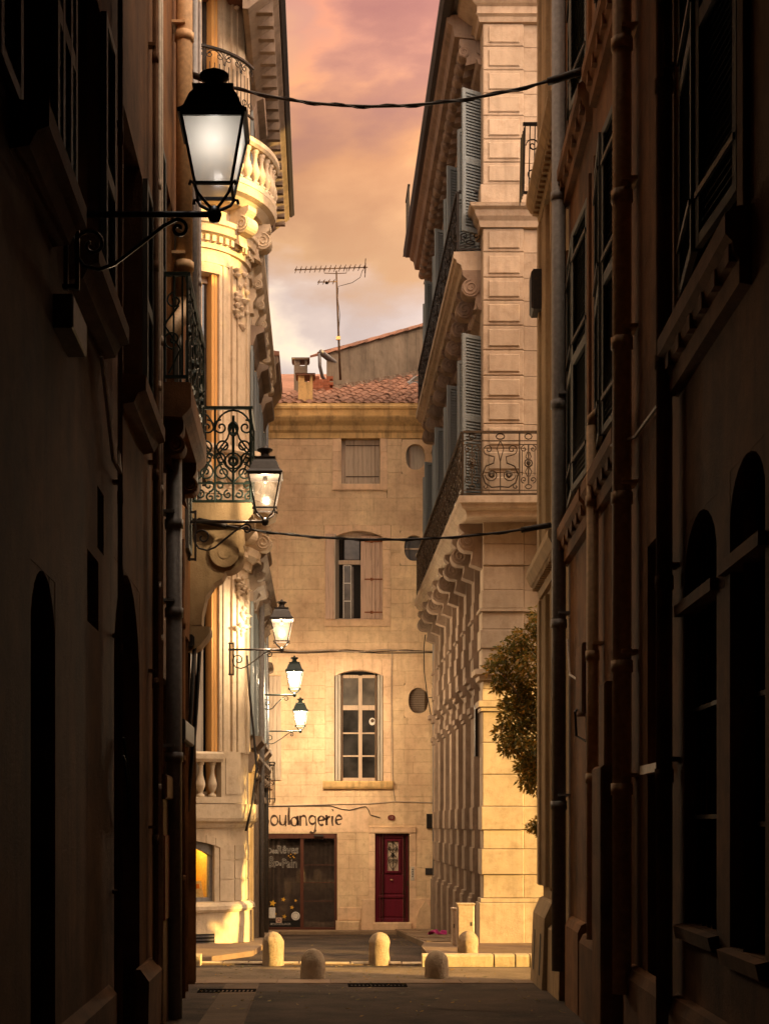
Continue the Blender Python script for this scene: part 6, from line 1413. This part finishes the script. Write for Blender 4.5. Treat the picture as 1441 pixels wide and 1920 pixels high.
m_, a_ = lm_at(402, 402, Y1, 1, FL.p(Y1, 0, .03).x); lantern('big dark lantern with a dim milky pane on the brown alley house', m_, a_, .93, 'grey_lamp_paint', 'glass_lamp_milky', .42, (1, .92, .85), .46)
m_, a_ = lm_at(497, 978, Y2, 1, FL.p(Y2, 0, .03).x); lantern('lit grey lantern beside the green iron balcony', m_, a_, 1.0, 'grey_lamp_paint', 'glass_lamp', LP[0])
m_, a_ = lm_at(528, 1218, 26.1, 1, -1.66); lantern('lit grey lantern on the carved pilaster of the round bay', m_, a_, .95, 'grey_lamp_paint', 'glass_lamp', LP[1])
m_, a_ = lm_at(552, 1303, 31.6, 1, -1.34); lantern('lit green lantern on the dark side wall, the higher of two', m_, a_, .90, 'green_lamp_paint', 'glass_lamp', LP[2])
m_, a_ = lm_at(563, 1371, 35.0, 1, -1.39); lantern('lit green lantern nearest the bakery wall, the lower of two', m_, a_, .86, 'green_lamp_paint', 'glass_lamp', LP[3])

# ================================================================== stone bollards
def bollard(px, pyb, Y, h, r, label, dz=0):
    x = gx(px, Y); z = ground(Y)+dz
    pr = [(r*1.02, -.05), (r*1.02, 0), (r*1.0, h*.12), (r*1.0, h*.25), (r*.995, h*.4), (r*.99, h-r*1.15)]+[(r*math.cos(a), h-r*1.15+r*1.15*math.sin(a)) for a in [R(12*k) for k in range(1, 8)]]+[(0, h)]
    mb = MB(); mb.lathe(pr, (x, Y, z), 30)
    for i, v_ in enumerate(mb.v):
        nn = mnoise.noise(v_*6)*.016+mnoise.noise(v_*23)*.008-max(0, mnoise.noise(v_*13+Vector((5, 0, 0)))-.25)*.05; d_ = Vector((v_.x-x, v_.y-Y, 0)); v_ += (d_.normalized() if d_.length > 1e-4 else Vector((0, 0, 0)))*nn
    o_ = mb.build('bollard', 'granite', None, origin=(x, Y, z), smooth=True); o_.rotation_euler = (random.uniform(-.025, .025), random.uniform(-.03, .03), 0)
    return tag(o_, label, 'bollard', 'round-topped stone bollards at the crossing')
bollard(587, 1836, 20.25, .43, .173, 'short shaded stone bollard left of the drain grate'); bollard(818, 1834, 20.35, .40, .173, 'short shaded stone bollard in front of the tall kerb')
bollard(512, 1809, 22.42, .535, .168, 'sunlit tall stone bollard in front of the bakery window'); bollard(710, 1805, 22.50, .52, .168, 'sunlit tall stone bollard in front of the red door')
bollard(877, 1795, 23.0, .40, .165, 'sunlit stone bollard behind the tall kerb by the pale cabinet', .11); bollard(334, 1830, 20.3, .52, .16, 'shaded stone bollard at the corner of the balcony house')

# ================================================================== pale utility cabinets at the corner
def cabinet(px0, px1, pyt, Y, dp, label, mat='cabinet_paint'):
    x0, x1 = gx(px0, Y), gx(px1, Y); zt_ = gz(pyt, Y); zb_ = ground(Y)+.11
    t = thing('utility_cabinet', label, 'cabinet', ((x0+x1)/2, Y+dp/2, zb_), 'utility cabinets by the stone corner')
    fr = Fr((0, Y, 0), (1, 0, 0), (0, -1, 0))
    MB(fr).box(x0, x1, zb_, zt_, -dp, 0, c=.012).build('body', mat, t); MB(fr).box(x0-.01, x1+.01, zt_, zt_+.03, -dp-.01, .012, c=.008).build('lid', mat, t)
    MB(fr).box(x0+.02, x1-.02, zb_+.08, zt_-.03, .0, .012, c=.005).build('door', mat, t); MB(fr).box(x1-.06, x1-.045, (zb_+zt_)/2, (zb_+zt_)/2+.07, .012, .022).build('lock', 'iron', t)
cabinet(857, 889, 1697, 24.9, .22, 'larger pale utility cabinet against the stone plinth'); cabinet(848, 856, 1706, 25.2, .3, 'narrow pale utility cabinet tucked beside the larger one')
# a magenta rag on the pavement
rg = MB(); c_ = at(823, 1768, 31.0); random.seed(4); n = 12; vs = []
for i in range(n):
    for j in range(n):
        u_, v_ = (i/(n-1)-.5)*.42, (j/(n-1)-.5)*.34; vs.append(Vector((2.55+u_*(1-.3*abs(v_)), 31.0+v_, ground(31)+.13+max(0, .13*mnoise.noise(Vector((u_*9, v_*9, 2)))+.06*math.exp(-(u_*u_+v_*v_)*30)))))
rg.add(vs, [(i*n+j, i*n+j+1, (i+1)*n+j+1, (i+1)*n+j) for i in range(n-1) for j in range(n-1)])
tag(rg.build('rag', 'magenta_cloth', None, origin=(2.55, 31, ground(31)+.11), smooth=True), 'crumpled magenta rag lying on the pavement', 'rag')
lt = MB(); lt.add([at(756, 1762, 34)+Vector((0, 0, 0)), at(764, 1762, 34), at(763, 1757, 34.2), at(757, 1757.5, 34.2), at(760, 1757, 34.1)], [(0, 1, 2, 3), (0, 1, 4)])
for v_ in lt.v: v_.z = ground(v_.y)+.01+(.05 if v_ is lt.v[4] else 0)
tag(lt.build('paper_scrap', 'paper', None, origin=(lt.v[0].x, 34, ground(34))), 'scrap of white paper lying on the dark road', 'litter')

# ================================================================== wires across the street
def wire(a, b_, sag, r, label, mids=14):
    t = thing('overhead_wire', label, 'wire', a); a = Vector(a); b_ = Vector(b_)
    pts = [a+(b_-a)*k/mids-Vector((0, 0, sag*4*(k/mids)*(1-k/mids))) for k in range(mids+1)]
    MB().tube(pts, r, 6).build('strand', 'cable_black', t)
    tw = []
    for k in range(mids*4+1):
        q = a+(b_-a)*k/(mids*4)-Vector((0, 0, sag*4*(k/mids/4)*(1-k/mids/4))); tw.append(q+Vector((0, math.cos(k*.9)*r*1.2, math.sin(k*.9)*r*1.2)))
    MB().tube(tw, r*.55, 5).build('twist', 'cable_black', t)
    for e_, f_ in ((pts[0], pts[1]), (pts[-1], pts[-2])):
        d_ = (f_-e_).normalized(); MB().tube([e_+d_*.12, e_+d_*.2, e_+d_*.42, e_+d_*.5], r*2.4, 8).build('tensioner', 'iron', t)
la = FL.p(YL(340), lz(133, 340), .0); ra = FRr.p(YR(1112), rz(128, 1112), 0); wire(la, ra, .42, .017, 'upper black wire strung across the alley')
la = FL.p(18.5, gz(972, 18.5), 0); ra = FRr.p(YR(1050), rz(982, 1050), 0); wire(la, ra, .24, .015, 'lower black wire strung between balcony house and arcaded house')
w2 = thing('hanging_wire', 'thin black wire looping down the corner of the stone building', 'wire', at(799, 1180, 36.9))
MB().tube([at(797, 1190, 36.9), at(794, 1215, 36.9), at(795, 1260, 36.9), at(800, 1300, 36.9), at(808, 1345, 36.9)], .014, 5).build('strand', 'cable_black', w2)
MB().tube([at(803, 1308, 36.9), at(815, 1308, 36.9)], .012, 5).build('hook', 'iron', w2)

# ================================================================== the street tree, then unseen trees added to cut the sun
def leaf_cloud(mb, clumps, per, size, droop=.3):
    for (c, r) in clumps:
        for k in range(int(per*r**1.6)):
            d = Vector((random.gauss(0, 1), random.gauss(0, 1), random.gauss(0, .8))).normalized()*(random.random()**.45)*r; p = Vector(c)+d
            ax = (d.normalized()*.6+Vector((random.gauss(0, .6), random.gauss(0, .6), -droop+random.gauss(0, .5)))).normalized(); sd_ = ax.cross(Vector((random.gauss(0, 1), random.gauss(0, 1), random.gauss(0, 1)))).normalized(); up = ax.cross(sd_)
            L_ = size*random.uniform(.7, 1.35); W_ = L_*.20
            mb.add([p, p+ax*L_*.4+sd_*W_+up*L_*.05, p+ax*L_, p+ax*L_*.4-sd_*W_+up*L_*.05], [(0, 1, 2), (0, 2, 3)])
def limb(mb, a, b_, r0, r1, wob=.12, n=6):
    a, b_ = Vector(a), Vector(b_); pts = [a+(b_-a)*k/n+Vector((random.uniform(-1, 1), random.uniform(-1, 1), random.uniform(-.5, .5)))*wob*(0 if k in (0, n) else 1) for k in range(n+1)]
    mb.tube(pts, r0, 7, r2=r1); return pts
random.seed(17)
TY = 23.7
tr = thing('street_tree', 'golden-green leafy tree leaning out beside the sunlit stone corner', 'tree', (4.75, TY, ground(TY)+.1))
cl = [(at(x_, y_, TY+dy), r_) for x_, y_, r_, dy in ((985, 1205, .30, 0), (955, 1230, .30, .1), (930, 1250, .20, 0), (1000, 1250, .34, -.2), (960, 1275, .24, .2), (935, 1285, .14, .1), (1005, 1300, .30, .1), (975, 1300, .16, 0), (975, 1325, .20, .1), (1000, 1330, .26, 0), (950, 1320, .13, 0), (962, 1345, .26, 0), (990, 1360, .30, .2), (945, 1375, .20, .1), (970, 1395, .24, -.1), (1000, 1405, .28, 0), (950, 1400, .14, 0), (985, 1435, .18, .1), (1008, 1445, .20, 0), (985, 1465, .15, 0), (1003, 1478, .14, .1), (1000, 1548, .13, 0), (1015, 1553, .14, 0))]
for k in range(16):
    a = random.uniform(0, 2*PI); rr = random.uniform(.3, 1.0); c = Vector((4.75+1.25*rr*math.cos(a), TY+1.2*rr*math.sin(a), 3.6+random.uniform(-1.1, 1.5)))
    if c.x > gx(1000, c.y): cl.append((c, random.uniform(.25, .42)))
tb = MB(); limb(tb, (4.75, TY, ground(TY)), (4.7, TY, 2.2), .13, .10, .05); tb.build('trunk', 'bark', tr, smooth=True)
bm_ = MB()
for c, r_ in cl[:23:2]+cl[23::4]: limb(bm_, (4.7, TY, random.uniform(1.6, 2.4)), c, .045, .008, .10)
bm_.build('branches', 'bark', tr, kind='stuff')
lf = MB(); leaf_cloud(lf, cl, 3800, .088, .35); lf.build('crown', 'leaf', tr, recalc=False)
random.seed(31)  # trees added out of view, crowns placed to shade both corner buildings
for (x_, y_, zc_, rad, hh, lab) in ((12.5, 20.8, 10.6, 3.0, 4.2, 'broad unseen tree added in the cross street to block the sun'), (18.5, 19.9, 18.4, 1.9, 3.0, 'tall narrow unseen tree added to shade the upper grand building'),
                                    (18.6, 16.1, 21.6, 1.6, 1.8, 'tallest unseen tree with a small high crown added to shade the top of the round bay'), (12.6, 18.7, 4.5, .95, 1.5, 'small round low unseen tree added to shade the foot of the round bay')):
    t = thing('sun_blocker_tree', lab, 'tree', (x_, y_, ground(y_)), 'unseen trees added to block the sun')
    tb = MB(); limb(tb, (x_, y_, ground(y_)), (x_, y_, zc_-hh*.6), .28, .17, .06, 8); tb.build('trunk', 'bark', t, smooth=True)
    cs_ = []
    for k in range(80):
        d = Vector((random.gauss(0, 1), random.gauss(0, 1), random.gauss(0, 1))).normalized()*random.random()**.4; cs_.append((Vector((x_+d.x*rad, y_+d.y*rad, zc_+d.z*hh)), random.uniform(.6, 1.0)*min(1, rad/2)))
    b2 = MB()
    for c, r_ in cs_[::5]: limb(b2, (x_, y_, random.uniform(zc_-hh*1.1, zc_-hh*.6)), c, .09, .015, .25)
    b2.build('branches', 'bark', t, kind='stuff'); lf = MB(); leaf_cloud(lf, cs_, 420, .40, .2); lf.build('crown', 'leaf', t, recalc=False)

# dead leaves and grit blown along the kerbs
random.seed(77); gl = MB()
for k in range(420):
    Y_ = random.choice((random.uniform(20.1, 22.1), random.uniform(22.0, 22.5), random.uniform(15, 20), random.uniform(26, 36.5))); x_ = random.uniform(-1.6, 2.9) if Y_ < 23 else random.choice((random.gauss(-.9, .12), random.gauss(1.75, .15), random.uniform(-.9, 1.8)))
    z_ = ground(Y_)+.016; a = random.uniform(0, 6.3); L_ = random.uniform(.015, .05); d_ = Vector((math.cos(a), math.sin(a), 0))*L_; e_ = Vector((-math.sin(a), math.cos(a), 0))*L_*.4
    p = Vector((x_, Y_, z_)); gl.add([p-d_, p+e_+Vector((0, 0, .008)), p+d_+Vector((0, 0, .012)), p-e_], [(0, 1, 2, 3)])
tag(gl.build('fallen_leaves', 'leaf', recalc=False), 'dead leaves and grit scattered on the street', 'leaves', kind='stuff')
